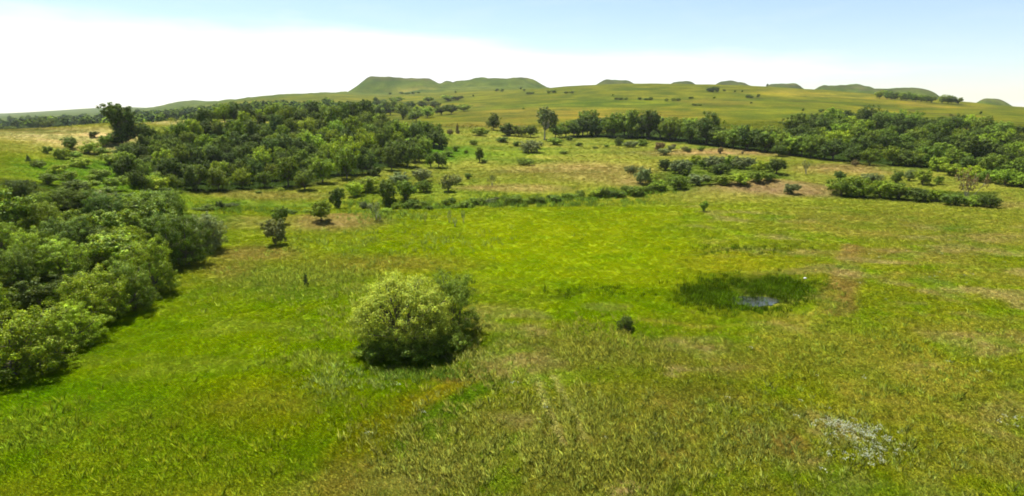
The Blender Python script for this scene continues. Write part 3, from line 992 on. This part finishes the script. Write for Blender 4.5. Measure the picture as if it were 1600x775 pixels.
# creek thicket, centre right
for i, (x, y, w, h, tn) in enumerate(sorted([(1040, 266, 26, 18, 'dark'), (1064, 272, 36, 26, 'grey'), (1030, 298, 30, 20, 'fresh'), (1060, 296, 30, 26, 'mid'), (1092, 290, 40, 20, 'grey'), (1118, 268, 34, 26, 'grey'),
                                      (1125, 272, 30, 20, 'dark'), (1100, 264, 22, 20, 'dark'), (1140, 262, 24, 22, 'mid'), (1160, 264, 30, 22, 'grey'), (1128, 288, 40, 16, 'fresh'), (1155, 288, 34, 18, 'fresh'),
                                      (1182, 284, 30, 18, 'mid'), (1190, 268, 26, 20, 'fresh'), (1085, 256, 18, 14, 'bright'), (1136, 258, 16, 14, 'bright'), (1176, 262, 18, 18, 'grey'), (1020, 284, 26, 14, 'bright'), (1202, 282, 24, 14, 'mid')])):
    one('shrub', x, y, w, h, tn, f'{TINT_WORD[tn]} shrub, {ORD[i]} from left in the creek thicket beside the tan knoll', group='shrubs of the creek thicket')
# hedge-like clump at the right
for i, (x, y, w, h, tn) in enumerate(sorted([(1315, 306, 44, 34, 'mid'), (1345, 308, 44, 36, 'mid'), (1378, 309, 40, 32, 'fresh'), (1405, 311, 40, 26, 'mid'), (1432, 314, 38, 24, 'dark'), (1460, 314, 30, 20, 'bright'),
                                      (1486, 320, 34, 22, 'dark'), (1524, 322, 34, 20, 'mid'), (1544, 324, 30, 24, 'dark'), (1362, 284, 30, 16, 'grey'), (1400, 286, 20, 22, 'dark'), (1443, 288, 28, 24, 'fresh'),
                                      (1420, 282, 18, 18, 'pale'), (1466, 288, 14, 14, 'mid'), (1312, 282, 20, 16, 'dark')])):
    one('shrub', x, y, w, h, tn, f'{TINT_WORD[tn]} shrub, {ORD[i]} from left in the hedge-like clump at the meadow edge', group='shrubs of the hedge-like clump')
one('sapling', 1510, 318, 38, 54, 'brown', 'tall half-bare brownish shrub rising from the hedge-like clump')
# scrub on the pasture before the belt
k = 0
for (x, y, w, h, tn) in sorted([(905, 228, 20, 8, 'mid'), (930, 232, 16, 7, 'mid'), (948, 230, 14, 8, 'mid'), (985, 230, 18, 9, 'grey'), (1005, 228, 16, 10, 'mid'), (1030, 236, 18, 16, 'brown'), (1048, 236, 14, 10, 'grey'),
                         (1052, 232, 12, 10, 'brown'), (1070, 236, 14, 8, 'grey'), (1038, 242, 18, 9, 'grey'), (1075, 238, 10, 8, 'dark'), (1095, 236, 12, 8, 'mid'), (795, 212, 26, 14, 'grey'), (815, 211, 18, 14, 'brown'),
                         (748, 212, 28, 14, 'fresh'), (760, 210, 16, 12, 'mid'), (784, 222, 22, 9, 'mid'), (806, 228, 18, 10, 'mid'), (868, 226, 22, 10, 'fresh'), (890, 220, 16, 12, 'dark'), (880, 240, 18, 6, 'mid'),
                         (740, 226, 14, 9, 'mid'), (728, 240, 10, 10, 'mid'), (1125, 240, 7, 10, 'brown'), (1160, 241, 7, 10, 'brown'), (660, 240, 26, 16, 'fresh'), (640, 232, 24, 16, 'fresh'), (700, 244, 16, 10, 'fresh'),
                         (1340, 296, 22, 10, 'fresh'), (1336, 260, 9, 9, 'brown'), (732, 280, 12, 9, 'mid'), (712, 236, 18, 12, 'fresh')]):
    zs = rnd.uniform(0.55, 1.3)
    one('shrub', x, y, w * zs, h * zs, tn, f'{TINT_WORD[tn]} small bush, {ORD[k]} from left of those dotting the middle pasture', group='small bushes dotted over the pasture')
    k += 1
# brush along the creek
k = 0
for (x, y, w, h, tn) in sorted([(572, 328, 18, 11, 'grey'), (612, 330, 24, 12, 'fresh'), (636, 326, 18, 12, 'mid'), (655, 325, 20, 9, 'mid'), (676, 327, 16, 10, 'dark'), (698, 322, 16, 14, 'mid'), (720, 325, 22, 10, 'fresh'),
                         (745, 320, 20, 10, 'mid'), (770, 318, 18, 9, 'grey'), (800, 318, 22, 11, 'mid'), (826, 316, 20, 10, 'fresh'), (850, 316, 18, 12, 'dark'), (875, 313, 22, 10, 'mid'), (900, 311, 22, 12, 'mid'),
                         (925, 310, 20, 10, 'fresh'), (950, 308, 24, 14, 'dark'), (972, 305, 22, 14, 'mid'), (1000, 304, 26, 16, 'mid'), (1020, 302, 20, 12, 'dark'), (790, 310, 14, 7, 'fresh'), (350, 328, 26, 13, 'dark'),
                         (330, 328, 22, 9, 'mid'), (310, 329, 18, 8, 'mid'), (452, 336, 20, 9, 'mid'), (480, 332, 14, 6, 'fresh'), (442, 299, 14, 8, 'bright'), (405, 302, 10, 5, 'mid')]):
    for b_ in range(2 if w > 15 else 1):
        one('shrub', x + (b_ - .4) * w * 0.6 + rnd.uniform(-3, 3), y + rnd.uniform(-2.5, 1.5) - 2 * b_, w * rnd.uniform(.55, 1.15), h * rnd.uniform(.55, 1.2), tn,
            f'{TINT_WORD[tn]} {"higher" if b_ else "low"} brush, {ORD[k]} from left along the creek bed', group='low brush along the creek bed')
    k += 1
# far trees
k = 0
for (x, y, w, h) in sorted([(610, 180, 30, 26), (630, 186, 30, 24), (650, 190, 26, 20), (668, 184, 24, 18), (690, 180, 26, 18), (705, 178, 24, 16), (725, 174, 24, 12), (640, 172, 22, 14), (660, 170, 20, 12),
                     (596, 172, 24, 18), (620, 160, 22, 10), (680, 170, 20, 12), (700, 158, 30, 9), (715, 157, 20, 8), (670, 160, 18, 10), (584, 186, 28, 22), (655, 180, 22, 16)]):
    one('tree', x, y, w, h, rnd.choice(['dark', 'mid', 'mid', 'fresh']), f'distant green tree, {ORD[k]} from left in the valley clump below the buttes', group='distant trees of the valley clump')
    k += 1
k = 0
for (x, y, w, h, tn) in sorted([(4, 198, 20, 16, 'dark'), (18, 197, 18, 16, 'dark'), (30, 196, 16, 18, 'dark'), (44, 196, 18, 15, 'dark'), (52, 194, 14, 13, 'dark'), (64, 194, 16, 12, 'dark'), (76, 193, 14, 10, 'dark'),
                         (88, 191, 16, 9, 'dark'), (100, 190, 14, 8, 'dark'), (10, 204, 18, 10, 'mid'), (34, 201, 16, 10, 'mid'), (50, 198, 16, 9, 'mid'), (-12, 199, 20, 16, 'dark'), (112, 188, 14, 6, 'dark'), (-30, 200, 20, 18, 'dark')]):
    X, Y = (x - 800) / 962 * 520, 520
    one('tree', x, y, w, h * 1.1, tn, f'distant dark tree, {ORD[k]} from left in the wood beyond the ridge field', group='distant trees beyond the ridge field', at=(X + rnd.uniform(-4, 4), Y + rnd.uniform(-50, 50)))
    k += 1
k = 0
for (x, y, w, h, tn) in sorted([(1114, 144, 22, 9, 'dark'), (1130, 143, 5, 4, 'dark'), (970, 156, 24, 5, 'mid'), (1010, 156, 26, 5, 'mid'), (1051, 158, 24, 6, 'mid'), (1080, 154, 8, 4, 'mid'), (1116, 154, 6, 4, 'mid'),
                         (1170, 153, 12, 6, 'mid'), (1186, 152, 5, 5, 'dark'), (1148, 144, 4, 4, 'dark'), (1160, 144, 3, 3, 'dark'), (1200, 120 + 15, 4, 4, 'dark'), (1254, 174, 6, 5, 'dark'), (1284, 175, 7, 6, 'mid'),
                         (1533, 178, 5, 5, 'dark'), (817, 171, 4, 4, 'mid'), (713, 145, 4, 4, 'dark'), (738, 151, 4, 5, 'dark'), (780, 143, 14, 4, 'dark'), (827, 147, 12, 4, 'mid'), (862, 146, 16, 5, 'mid'), (890, 146, 20, 4, 'mid'),
                         (812, 140, 5, 4, 'dark'), (818, 142, 5, 4, 'dark'), (655, 145, 8, 3, 'mid'), (635, 147, 26, 4, 'dark'), (609, 148, 4, 4, 'dark'), (1090, 165, 14, 4, 'mid'), (957, 150, 3, 3, 'mid'), (1175, 162, 4, 3, 'dark')]):
    nb = max(1, round(w / 8.0))
    for b_ in range(nb):
        bw = min(w, 9.0) * rnd.uniform(0.75, 1.3)
        bx = x + (b_ - (nb - 1) / 2) * w / nb + rnd.uniform(-1.5, 1.5)
        lab = f'far {TINT_WORD[tn]} bush, {ORD[b_]} in the {ORD[k]} patch from left on the hills'
        one('shrub', bx, y + rnd.uniform(-.6, .6), bw, h * rnd.uniform(.7, 1.15), tn, lab, name='hill_bush', cat='bush', group='bushes dotted over the hills')
    k += 1
k = 0
for i in range(16):
    x = 1376 + i * 8 + rnd.uniform(-2, 2)
    if 1462 < x < 1468:
        continue
    y = lerp_line([(1370, 154), (1420, 158), (1460, 161), (1500, 163)], x)
    one('tree', x, y, 13, rnd.uniform(11, 15), rnd.choice(['mid', 'fresh', 'mid']), f'small tree on the skyline plantation row, {ORD[k]} from left', group='trees of the skyline row')
    k += 1

# ------------------------------------------------------------------ big lone cottonwood on the ridge
def hero(name, cat, label, x, y, wpx, hpx, lobes, n, leaf, tint, trunk_kw, seed, parts_mat=None, **ck):
    g = np.random.default_rng(seed)
    X, Y = gp(x, y)
    m = Y / (FPX * 0.985)
    root = link(bpy.data.objects.new(name, None))
    root.location = (X, Y, float(height(X, Y)) - 0.02)
    root.scale = (wpx * m, wpx * m, hpx * m)
    link(bpy.data.objects.new('trunk', trunk_mesh(name + '_trunk', g, lobes, **trunk_kw)), root)
    c = link(bpy.data.objects.new('crown', crown_mesh(name + '_crown', g, lobes, n, leaf, **ck)), root)
    c.color = (*TINT[tint], 1)
    root['label'], root['category'] = label, cat
    return root


hero('cottonwood_tree', 'tree', 'big lone dark cottonwood leaning on the ridge above the thickets', 192, 224, 52, 61,
     [((-.22, 0, .84), (.24, .24, .15)), ((-.06, .1, .80), (.24, .24, .15)), ((.14, 0, .74), (.24, .24, .17)), ((.26, -.1, .60), (.22, .22, .18)), ((.10, .05, .55), (.24, .24, .17)), ((.32, 0, .42), (.22, .22, .18)),
      ((.08, .05, .36), (.25, .25, .2)), ((-.20, 0, .12), (.26, .26, .13)), ((.24, .1, .22), (.26, .26, .18)), ((-.32, -.02, .72), (.17, .17, .12)), ((.06, -.1, .18), (.28, .28, .17)), ((.36, .1, .26), (.2, .2, .2)),
      ((-.34, .05, .06), (.2, .2, .1)), ((-.12, .05, .64), (.2, .2, .16)), ((-.08, .08, .46), (.2, .2, .16)), ((0, -.1, .66), (.22, .22, .16))], 15000, 0.020, 'dark', dict(r0=0.035, fork=0.16), 901)

# pale willow clump in the near meadow, and the dark shrub leaning out behind it
g0 = np.random.default_rng(77)
wl_lobes = []
for i in range(58):
    zt = 0.02 + 0.96 * (i + 0.5) / 58
    a = i * 2.39996 + g0.normal(0, 0.2)
    q = math.sqrt(1 - zt * zt) * 0.41 * g0.uniform(0.88, 1.08)
    wl_lobes.append(((q * math.cos(a), q * math.sin(a), 0.27 + 0.60 * zt * g0.uniform(0.9, 1.08)), (0.105, 0.105, 0.12)))
hero('willow', 'willow', 'pale feathery yellow-green willow clump standing alone in the near meadow', 630, 545, 168, 128, wl_lobes, 52000, 0.0105, 'willow',
     dict(r0=0.05, fork=0.20, stems=7, mat=M_BARK), 911, aspect=0.28, clumps=12, spread=0.40, core=0.16, updir=0.8, amp=0.2)
g0 = np.random.default_rng(79)
sk = [((0.24 * g0.normal(), 0.24 * g0.normal(), g0.uniform(.12, .82)), (0.20, 0.20, 0.18)) for _ in range(18)]
hero('shrub', 'shrub', 'dark leafy shrub pressed against the pale willow clump', 708, 517, 98, 98, sk, 24000, 0.013, 'mid', dict(r0=0.035, fork=0.15, stems=4), 912, aspect=0.34, updir=0.6)
wl2 = []
for i in range(16):
    a, q = g0.uniform(0, 6.283), math.sqrt(g0.uniform(0, 1)) * 0.36
    wl2.append(((q * math.cos(a), q * math.sin(a), 0.82 - 1.6 * q * q + g0.normal(0, .05)), (0.16, 0.16, 0.14)))
hero('willow', 'willow', 'smaller willow filling the gap between the willow clump and dark shrub', 666, 530, 84, 92, wl2, 15000, 0.0165, 'willow', dict(r0=0.04, fork=0.2, stems=5), 914,
     aspect=0.28, clumps=14, spread=0.36, core=0.16, updir=0.8, amp=0.22)
for (ux, uy, uw, uh, sd, lb) in [(600, 556, 84, 46, 913, 'added foliage coloured darker for the shade under the willow clump, on the thicket side'), (652, 560, 92, 50, 915, 'added foliage coloured darker for the shade under the middle of the willow clump'),
                                 (700, 545, 70, 44, 916, 'added foliage coloured darker for the shade at the foot of dark shrub and willow')]:  # added darker green foliage, colouring in the willow's shaded underside
    sk2 = [((0.3 * math.cos(a), 0.3 * math.sin(a), 0.38 + 0.1 * math.sin(3 * a)), (0.24, 0.24, 0.32)) for a in np.linspace(0, 6.28, 9)[:-1]]
    hero('shrub', 'shrub', lb, ux, uy, uw, uh, sk2, 7000, 0.024, 'mid', dict(r0=0.03, fork=0.15, stems=4), sd, aspect=0.34, updir=0.7)

# ------------------------------------------------------------------ distant woods that read as one mass
def mass(name, label, spots, cat, tints):
    g = np.random.default_rng(31)
    Vs, Fs, Cs, o = [], [], [], 0
    for (X, Y, W, H) in spots:
        n = 150
        d = unit(g.normal(size=(n, 3)))
        d[:, 2] = np.abs(d[:, 2])
        Z = float(height(X, Y))
        P = np.array([X, Y, Z]) + d * np.array([W / 2, W / 2, H]) * g.uniform(0.7, 1.05, (n, 1))
        v, f = leaves(P, d + g.normal(0, .35, (n, 3)), np.full(n, W * 0.13), 0.7, g)
        Vs.append(v)
        Fs.append(f + o)
        o += len(v)
        t = np.array(TINT[tints[g.integers(len(tints))]])
        Cs.append(np.repeat(t * np.exp(g.normal(0, .2, (n, 1))), 4, 0))
    me = mesh_np(name, np.concatenate(Vs), np.concatenate(Fs), M_MASS)
    col_attr(me, 'tone', np.concatenate(Cs))
    o_ = link(bpy.data.objects.new(name, me))
    o_['kind'], o_['label'], o_['category'] = 'stuff', label, cat


def mass_material():
    m, n, l = new_mat('distant_foliage')
    out = n.new('ShaderNodeOutputMaterial')
    d = n.new('ShaderNodeBsdfDiffuse')
    at = n.new('ShaderNodeAttribute')
    at.attribute_name = 'tone'
    l.new(at.outputs['Color'], d.inputs['Color'])
    l.new(d.outputs[0], out.inputs['Surface'])
    return m


M_MASS = mass_material()
sp = []
g = np.random.default_rng(8)
for i in range(260):
    x = g.uniform(215, 600)
    lo = lerp_line([(215, 186), (330, 180), (450, 178), (600, 178)], x)
    hi = lerp_line([(215, 182), (330, 171), (450, 167), (600, 166)], x)
    q = ground(x, g.uniform(hi, lo))
    if q and q[1] > 380:
        sp.append((q[0], q[1], g.uniform(9, 16), g.uniform(6, 10)))
for i in range(90):
    dd = g.uniform(480, 900)
    sx = g.uniform(210, 600)
    sp.append(((sx - 800) / 962 * dd, dd, g.uniform(9, 15), g.uniform(6, 11)))
for i in range(120):
    dd = g.uniform(520, 1500)
    sx = g.uniform(-60, 230)
    sp.append(((sx - 800) / 962 * dd, dd, g.uniform(10, 18), g.uniform(7, 11)))
mass('far_wood', 'far dark strip of woodland along the valley behind the ridge', sp, 'wood', ['dark', 'mid', 'dark', 'blue'])

# ------------------------------------------------------------------ grasses, weeds, reeds, flowers (uncountable)
def tuft_mesh(name, g, blades, h, w, spreadr, lean, amp=0.25):
    n = blades
    a = g.uniform(0, 6.283, n)
    q = np.sqrt(g.uniform(0, 1, n)) * spreadr
    B = np.stack([q * np.cos(a), q * np.sin(a), np.full(n, -0.03)], 1)
    a2 = a + g.normal(0, 0.8, n)
    hh = h * g.uniform(0.55, 1.15, n)
    le = lean * g.uniform(0.2, 1.2, n) * hh
    M = B + np.stack([np.cos(a2) * le * .35, np.sin(a2) * le * .35, hh * .6], 1)
    T = B + np.stack([np.cos(a2) * le, np.sin(a2) * le, hh], 1)
    side = np.stack([-np.sin(a2 + g.normal(0, 1, n)), np.cos(a2), np.zeros(n)], 1) * w
    V = np.stack([B - side, B + side, M + side * .9, T, M - side * .9], 1).reshape(-1, 3)
    F = (np.arange(n)[:, None] * 5 + np.array([0, 1, 2, 3, 4])[None]).reshape(-1, 5)
    me = mesh_np(name, V, F, M_BLADE)
    col_attr(me, 'tone', tones(g, n, 5, amp))
    nn = unit(np.repeat(np.stack([np.cos(a2) * .25, np.sin(a2) * .25, np.ones(n)], 1), 5, 0) + g.normal(0, .12, (n * 5, 3)))
    me.polygons.foreach_set('use_smooth', np.ones(n, bool))
    me.normals_split_custom_set_from_vertices([tuple(v) for v in nn])
    return me


def scatter(name, label, cat, pts, cols, scale, variants):
    """one uncountable plant cover: points carrying colour and size, a tuft on each"""
    me = bpy.data.meshes.new(name)
    me.vertices.add(len(pts))
    me.vertices.foreach_set('co', np.asarray(pts, np.float32).ravel())
    col_attr(me, 'sward', cols)
    flt_attr(me, 'tuft_size', scale)
    o = link(bpy.data.objects.new(name, me))
    o['kind'], o['label'], o['category'] = 'stuff', label, cat
    ng = bpy.data.node_groups.new(name + '_nodes', 'GeometryNodeTree')
    ng.interface.new_socket('Geometry', in_out='INPUT', socket_type='NodeSocketGeometry')
    ng.interface.new_socket('Geometry', in_out='OUTPUT', socket_type='NodeSocketGeometry')
    N, L = ng.nodes, ng.links
    gi, gout = N.new('NodeGroupInput'), N.new('NodeGroupOutput')
    jn = N.new('GeometryNodeJoinGeometry')
    for vm in reversed(variants):
        vo = bpy.data.objects.new(vm.name, vm)
        oi = N.new('GeometryNodeObjectInfo')
        oi.inputs['Object'].default_value = vo
        oi.inputs['As Instance'].default_value = True
        L.new(oi.outputs['Geometry'], jn.inputs[0])
    ip = N.new('GeometryNodeInstanceOnPoints')
    ip.inputs['Pick Instance'].default_value = True
    ri = N.new('FunctionNodeRandomValue')
    ri.data_type = 'INT'
    ri.inputs['Min'].default_value if False else None
    for s in ri.inputs:
        if s.type == 'INT' and s.name == 'Min':
            s.default_value = 0
        if s.type == 'INT' and s.name == 'Max':
            s.default_value = len(variants) - 1
    rr = N.new('FunctionNodeRandomValue')
    rr.data_type = 'FLOAT_VECTOR'
    vecs = [s for s in rr.inputs if s.type == 'VECTOR']
    vecs[0].default_value = (-0.12, -0.12, 0)
    vecs[1].default_value = (0.12, 0.12, 6.283)
    na_ = N.new('GeometryNodeInputNamedAttribute')
    na_.data_type = 'FLOAT'
    na_.inputs['Name'].default_value = 'tuft_size'
    L.new(gi.outputs[0], ip.inputs['Points'])
    L.new(jn.outputs[0], ip.inputs['Instance'])
    L.new([s for s in ri.outputs if s.type == 'INT'][0], ip.inputs['Instance Index'])
    L.new([s for s in rr.outputs if s.type == 'VECTOR'][0], ip.inputs['Rotation'])
    L.new([s for s in na_.outputs if s.enabled and s.type == 'VALUE'][0], ip.inputs['Scale'])
    L.new(ip.outputs[0], gout.inputs[0])
    md = o.modifiers.new('cover', 'NODES')
    md.node_group = ng
    return o


def place(X, Y, lift=0.0):
    return np.stack([X, Y, height(X, Y) + lift], 1)


g = np.random.default_rng(55)
WATER_C = gp(1178, 471)


def in_pond(X, Y, grow=1.0):
    u, v = (X - WATER_C[0]) / (3.0 * grow), (Y - WATER_C[1]) / (2.3 * grow)
    return u * u + v * v < 1


def sector(n, d0, d1, smax=1.0):
    s = g.uniform(-smax, smax, n)
    d = np.exp(g.uniform(math.log(d0), math.log(d1), n))
    return s * d, d


SHORT = [tuft_mesh('grass_tuft', np.random.default_rng(700 + i), 44, 0.15, 0.0070, 0.32, 1.3, amp=0.09) for i in range(5)]
TALL = [tuft_mesh('weed_tuft', np.random.default_rng(720 + i), 20, 0.55, 0.0075, 0.16, 0.55, amp=0.2) for i in range(4)]
REED = [tuft_mesh('reed_tuft', np.random.default_rng(740 + i), 16, 0.60, 0.010, 0.24, 0.35) for i in range(3)]

X, Y = sector(340000, 26, 430, 0.98)
ok = g.random(len(Y)) < np.interp(Y, [26, 150, 430], [1, .85, .45])
X, Y = X[ok], Y[ok]
ok = ~in_pond(X, Y, 1.05)
X, Y = X[ok], Y[ok]
C = sward(X, Y) * np.interp(Y, [30, 120, 300], [2.4, 2.35, 1.55])[:, None]
clump = 1 + 0.35 * fbm(X / 2.2, Y / 2.2, 3, 61)
jit = np.exp(g.normal(0, 0.10, (len(X), 1))) * (1 + g.normal(0, 0.04, (len(X), 3)))
scatter('meadow_grass', 'short green grass covering the meadow', 'grass', place(X, Y), C * jit, np.clip(clump, .5, 2) * np.interp(Y, [26, 120, 200, 430], [0.8, 1.2, 1.45, 1.8]) * g.uniform(.7, 1.3, len(X)), SHORT)


def around(x, y, rx, ry, n, sd=0.62):
    """points over the ground seen round (x, y), thinning outwards in ragged drifts"""
    p, a, b = axes(x, y, rx, ry)
    uv = np.clip(g.normal(0, sd, (n, 2)), -2, 2)
    q = p + uv[:, :1] * a + uv[:, 1:] * b
    m = fbm(q[:, 0] / 3.2 + 9, q[:, 1] / 3.2, 3, 83) > g.uniform(-0.55, 0.25, n)
    return q[m, 0], q[m, 1]


# tall weeds, dry stems
XS, YS, CS = [], [], []
for (x, y, rx, ry, n, c) in [(800, 690, 190, 85, 5200, (158, 164, 66)), (900, 540, 150, 36, 1700, (156, 162, 60)), (960, 700, 160, 75, 2200, (150, 156, 56)), (560, 480, 70, 70, 1100, (158, 172, 62)), (470, 440, 130, 30, 900, (154, 170, 56)),
                             (500, 560, 70, 30, 600, (152, 172, 48)), (560, 590, 60, 20, 500, (150, 170, 74)), (730, 545, 60, 30, 600, (164, 172, 80)), (640, 585, 90, 12, 420, (110, 140, 40)), (300, 690, 300, 80, 900, (150, 166, 34)),
                             (1250, 690, 250, 80, 1500, (142, 152, 64)), (1400, 560, 250, 90, 1000, (140, 156, 50)), (60, 690, 90, 60, 400, (138, 164, 34)), (850, 585, 50, 14, 300, (160, 180, 60)), (620, 380, 180, 18, 500, (150, 170, 60)),
                             (700, 322, 140, 5, 900, (120, 150, 50)), (870, 314, 110, 5, 800, (112, 142, 46)), (600, 335, 60, 6, 300, (130, 156, 56)), (980, 303, 50, 6, 400, (110, 140, 44)), (350, 328, 90, 5, 400, (110, 140, 40))]:
    a, b = around(x, y, rx, ry, n)
    m = fbm(a / 2.5, b / 2.5, 3, 71) + 0.25 > g.uniform(-0.4, 0.4, len(a))
    XS.append(a[m]); YS.append(b[m])
    CS.append(np.tile(lin(c) * K * 1.5, (m.sum(), 1)) * np.exp(g.normal(0, .22, (m.sum(), 1))))
X, Y, CW = np.concatenate(XS), np.concatenate(YS), np.concatenate(CS)
for tr in ([(838, 590), (858, 640), (882, 700)], [(866, 590), (900, 650), (916, 690)]):
    td, _ = seg_dist(np.stack([X, Y], 1), np.array([gp(*p) for p in tr]))
    ok = td > 0.35
    X, Y, CW = X[ok], Y[ok], CW[ok]
scatter('tall_weeds', 'tall pale weeds and dry grass stems in loose patches', 'weeds', place(X, Y), CW, g.uniform(.6, 1.25, len(X)) * np.interp(Y, [60, 150], [1, 1.9]), TALL)

# reeds round the pond
rp = [around(1110, 460, 60, 15, 1500), around(1190, 448, 74, 15, 2600), around(1150, 476, 60, 14, 1200), around(1235, 455, 35, 14, 500)]
X, Y = np.concatenate([q[0] for q in rp]), np.concatenate([q[1] for q in rp])
XX, YY = around(1150, 392, 90, 8, 260)
X3, Y3 = around(905, 457, 60, 7, 160)
keep = ~in_pond(X, Y, 0.95) & ~(in_pond(X, Y + 1.4, 0.75)) & (fbm(X / 2, Y / 2, 3, 77) > -0.35)
pw = g.random(len(X)) < 0.22
keep = keep | (in_pond(X, Y) & pw)
X, Y = np.concatenate([X[keep], XX, X3]), np.concatenate([Y[keep], YY, Y3])
scatter('reeds', 'dark green reeds crowding round the small pond', 'reeds', place(X, Y), np.tile(lin((84, 112, 14)) * K, (len(X), 1)) * np.exp(g.normal(0, .45, (len(X), 1))) * (1 + 0.5 * fbm(X / 1.8, Y / 1.8, 3, 97))[:, None], g.uniform(.45, 1.2, len(X)), REED)


# small white flower heads
def flower_mesh():
    gg = np.random.default_rng(9)
    parts = []
    for i in range(7):
        p = np.array([gg.normal(0, .10), gg.normal(0, .10), gg.uniform(.28, .42)])
        for k in range(3):
            q = p + gg.normal(0, .03, 3)
            n = unit(gg.normal(0, .5, 3) + [0, 0, 1.0])
            t = unit(np.cross(n, gg.normal(size=3)))
            b = np.cross(n, t)
            parts.append((np.array([q - t * .03, q - b * .03, q + t * .03, q + b * .03]), np.array([[0, 1, 2, 3]])))
    v, f = join(parts)
    me = mesh_np('flower_heads', v, f, M_BLADE)
    col_attr(me, 'tone', tones(gg, len(f), 4, 0.12))
    return me


XS, YS = [], []
for (x, y, rx, ry, n) in [(1335, 680, 38, 14, 80), (1300, 666, 20, 8, 30), (1362, 698, 26, 18, 46), (1350, 718, 44, 8, 24), (1575, 662, 18, 5, 14), (1330, 640, 300, 120, 30), (1450, 400, 150, 60, 30), (820, 640, 200, 90, 16)]:
    a, b = around(x, y, rx, ry, n)
    XS.append(a); YS.append(b)
X, Y = np.concatenate(XS), np.concatenate(YS)
scatter('wildflowers', 'patch of small white wildflowers in the meadow', 'flowers', place(X, Y), np.tile((0.33, 0.35, 0.23), (len(X), 1)), g.uniform(.6, 1.2, len(X)), [flower_mesh()])

# ------------------------------------------------------------------ pond water
def water():
    m, n, l = new_mat('pond_water')
    out = n.new('ShaderNodeOutputMaterial')
    b = n.new('ShaderNodeBsdfPrincipled')
    b.inputs['Base Color'].default_value = (0.035, 0.04, 0.03, 1)
    b.inputs['Roughness'].default_value = 0.06
    b.inputs['IOR'].default_value = 1.33
    b.inputs['Specular IOR Level'].default_value = 0.5
    t = n.new('ShaderNodeTexNoise')
    t.inputs['Scale'].default_value = 2.2
    bp = n.new('ShaderNodeBump')
    bp.inputs['Strength'].default_value = 0.08
    l.new(t.outputs['Fac'], bp.inputs['Height'])
    l.new(bp.outputs[0], b.inputs['Normal'])
    l.new(b.outputs[0], out.inputs['Surface'])
    k = 64
    th = np.linspace(0, 2 * math.pi, k, endpoint=False)
    rr = 1 + 0.16 * np.sin(2 * th + 1) + 0.1 * np.sin(3 * th) + 0.05 * np.sin(7 * th + 2)
    zc = float(height(*WATER_C))
    v = [(WATER_C[0], WATER_C[1], zc + 0.10)] + [(WATER_C[0] + 3.0 * q * math.cos(a), WATER_C[1] + 2.3 * q * math.sin(a), zc + 0.10) for a, q in zip(th, rr)]
    f = [(0, i + 1, (i + 1) % k + 1) for i in range(k)]
    o = link(bpy.data.objects.new('water', mesh_np('water', v, f, m)))
    o['kind'] = 'structure'
    o['label'] = 'small open pool of the pond reflecting the pale sky'


water()

# ------------------------------------------------------------------ pale stone at the pond margin
def stone(x, y, r):
    gg = np.random.default_rng(4)
    m, n, l = new_mat('pale_limestone')
    out = n.new('ShaderNodeOutputMaterial')
    b = n.new('ShaderNodeBsdfPrincipled')
    t = n.new('ShaderNodeTexNoise')
    t.inputs['Scale'].default_value = 6
    cr = n.new('ShaderNodeValToRGB')
    cr.color_ramp.elements[0].color = (0.42, 0.40, 0.36, 1)
    cr.color_ramp.elements[1].color = (0.66, 0.65, 0.62, 1)
    l.new(t.outputs['Fac'], cr.inputs[0])
    l.new(cr.outputs[0], b.inputs['Base Color'])
    b.inputs['Roughness'].default_value = 0.9
    l.new(b.outputs[0], out.inputs['Surface'])
    V, F, nu, nv = [], [], 12, 8
    for j in range(nv + 1):
        for i in range(nu):
            a, p = 2 * math.pi * i / nu, math.pi * j / nv
            k = 1 + (0.14 * math.sin(3 * a + 1) + 0.10 * math.sin(2 * p * 2 + a)) * math.sin(p)
            V.append((r * k * math.sin(p) * math.cos(a), r * 0.8 * k * math.sin(p) * math.sin(a), r * 0.7 * math.cos(p) + r * 0.45))
    for j in range(nv):
        for i in range(nu):
            F.append((j * nu + i, (j + 1) * nu + i, (j + 1) * nu + (i + 1) % nu, j * nu + (i + 1) % nu))
    X, Y = gp(x, y)
    o = link(bpy.data.objects.new('stone', mesh_np('stone', np.array(V), np.array(F), m)))
    o.location = (X, Y, float(height(X, Y)))
    o['label'], o['category'] = 'single small whitish stone on the far rim of the pond reeds', 'stone'


stone(1258, 436, 0.2)

# ------------------------------------------------------------------ haze
def haze(density):
    x0, x1, y0, y1, z0, z1 = -9800, 9800, -9800, 9800, float(GZ.min()) - 2.0, float(GZ.max()) + 6.0
    v = [(x0, y0, z0), (x1, y0, z0), (x1, y1, z0), (x0, y1, z0), (x0, y0, z1), (x1, y0, z1), (x1, y1, z1), (x0, y1, z1)]
    f = [(0, 3, 2, 1), (4, 5, 6, 7), (0, 1, 5, 4), (1, 2, 6, 5), (2, 3, 7, 6), (3, 0, 4, 7)]
    m, n, l = new_mat('summer_haze')
    out = n.new('ShaderNodeOutputMaterial')
    pv = n.new('ShaderNodeVolumePrincipled')
    pv.inputs['Density'].default_value = density
    pv.inputs['Color'].default_value = (0.86, 0.92, 1.0, 1)
    pv.inputs['Anisotropy'].default_value = 0.2
    l.new(pv.outputs[0], out.inputs['Volume'])
    o = link(bpy.data.objects.new('haze', mesh_np('haze', v, f, m)))
    o['kind'] = 'stuff'
    o['label'] = 'thin pale summer haze over the distant hills'


HAZE = 0.000038
if HAZE:
    haze(HAZE)
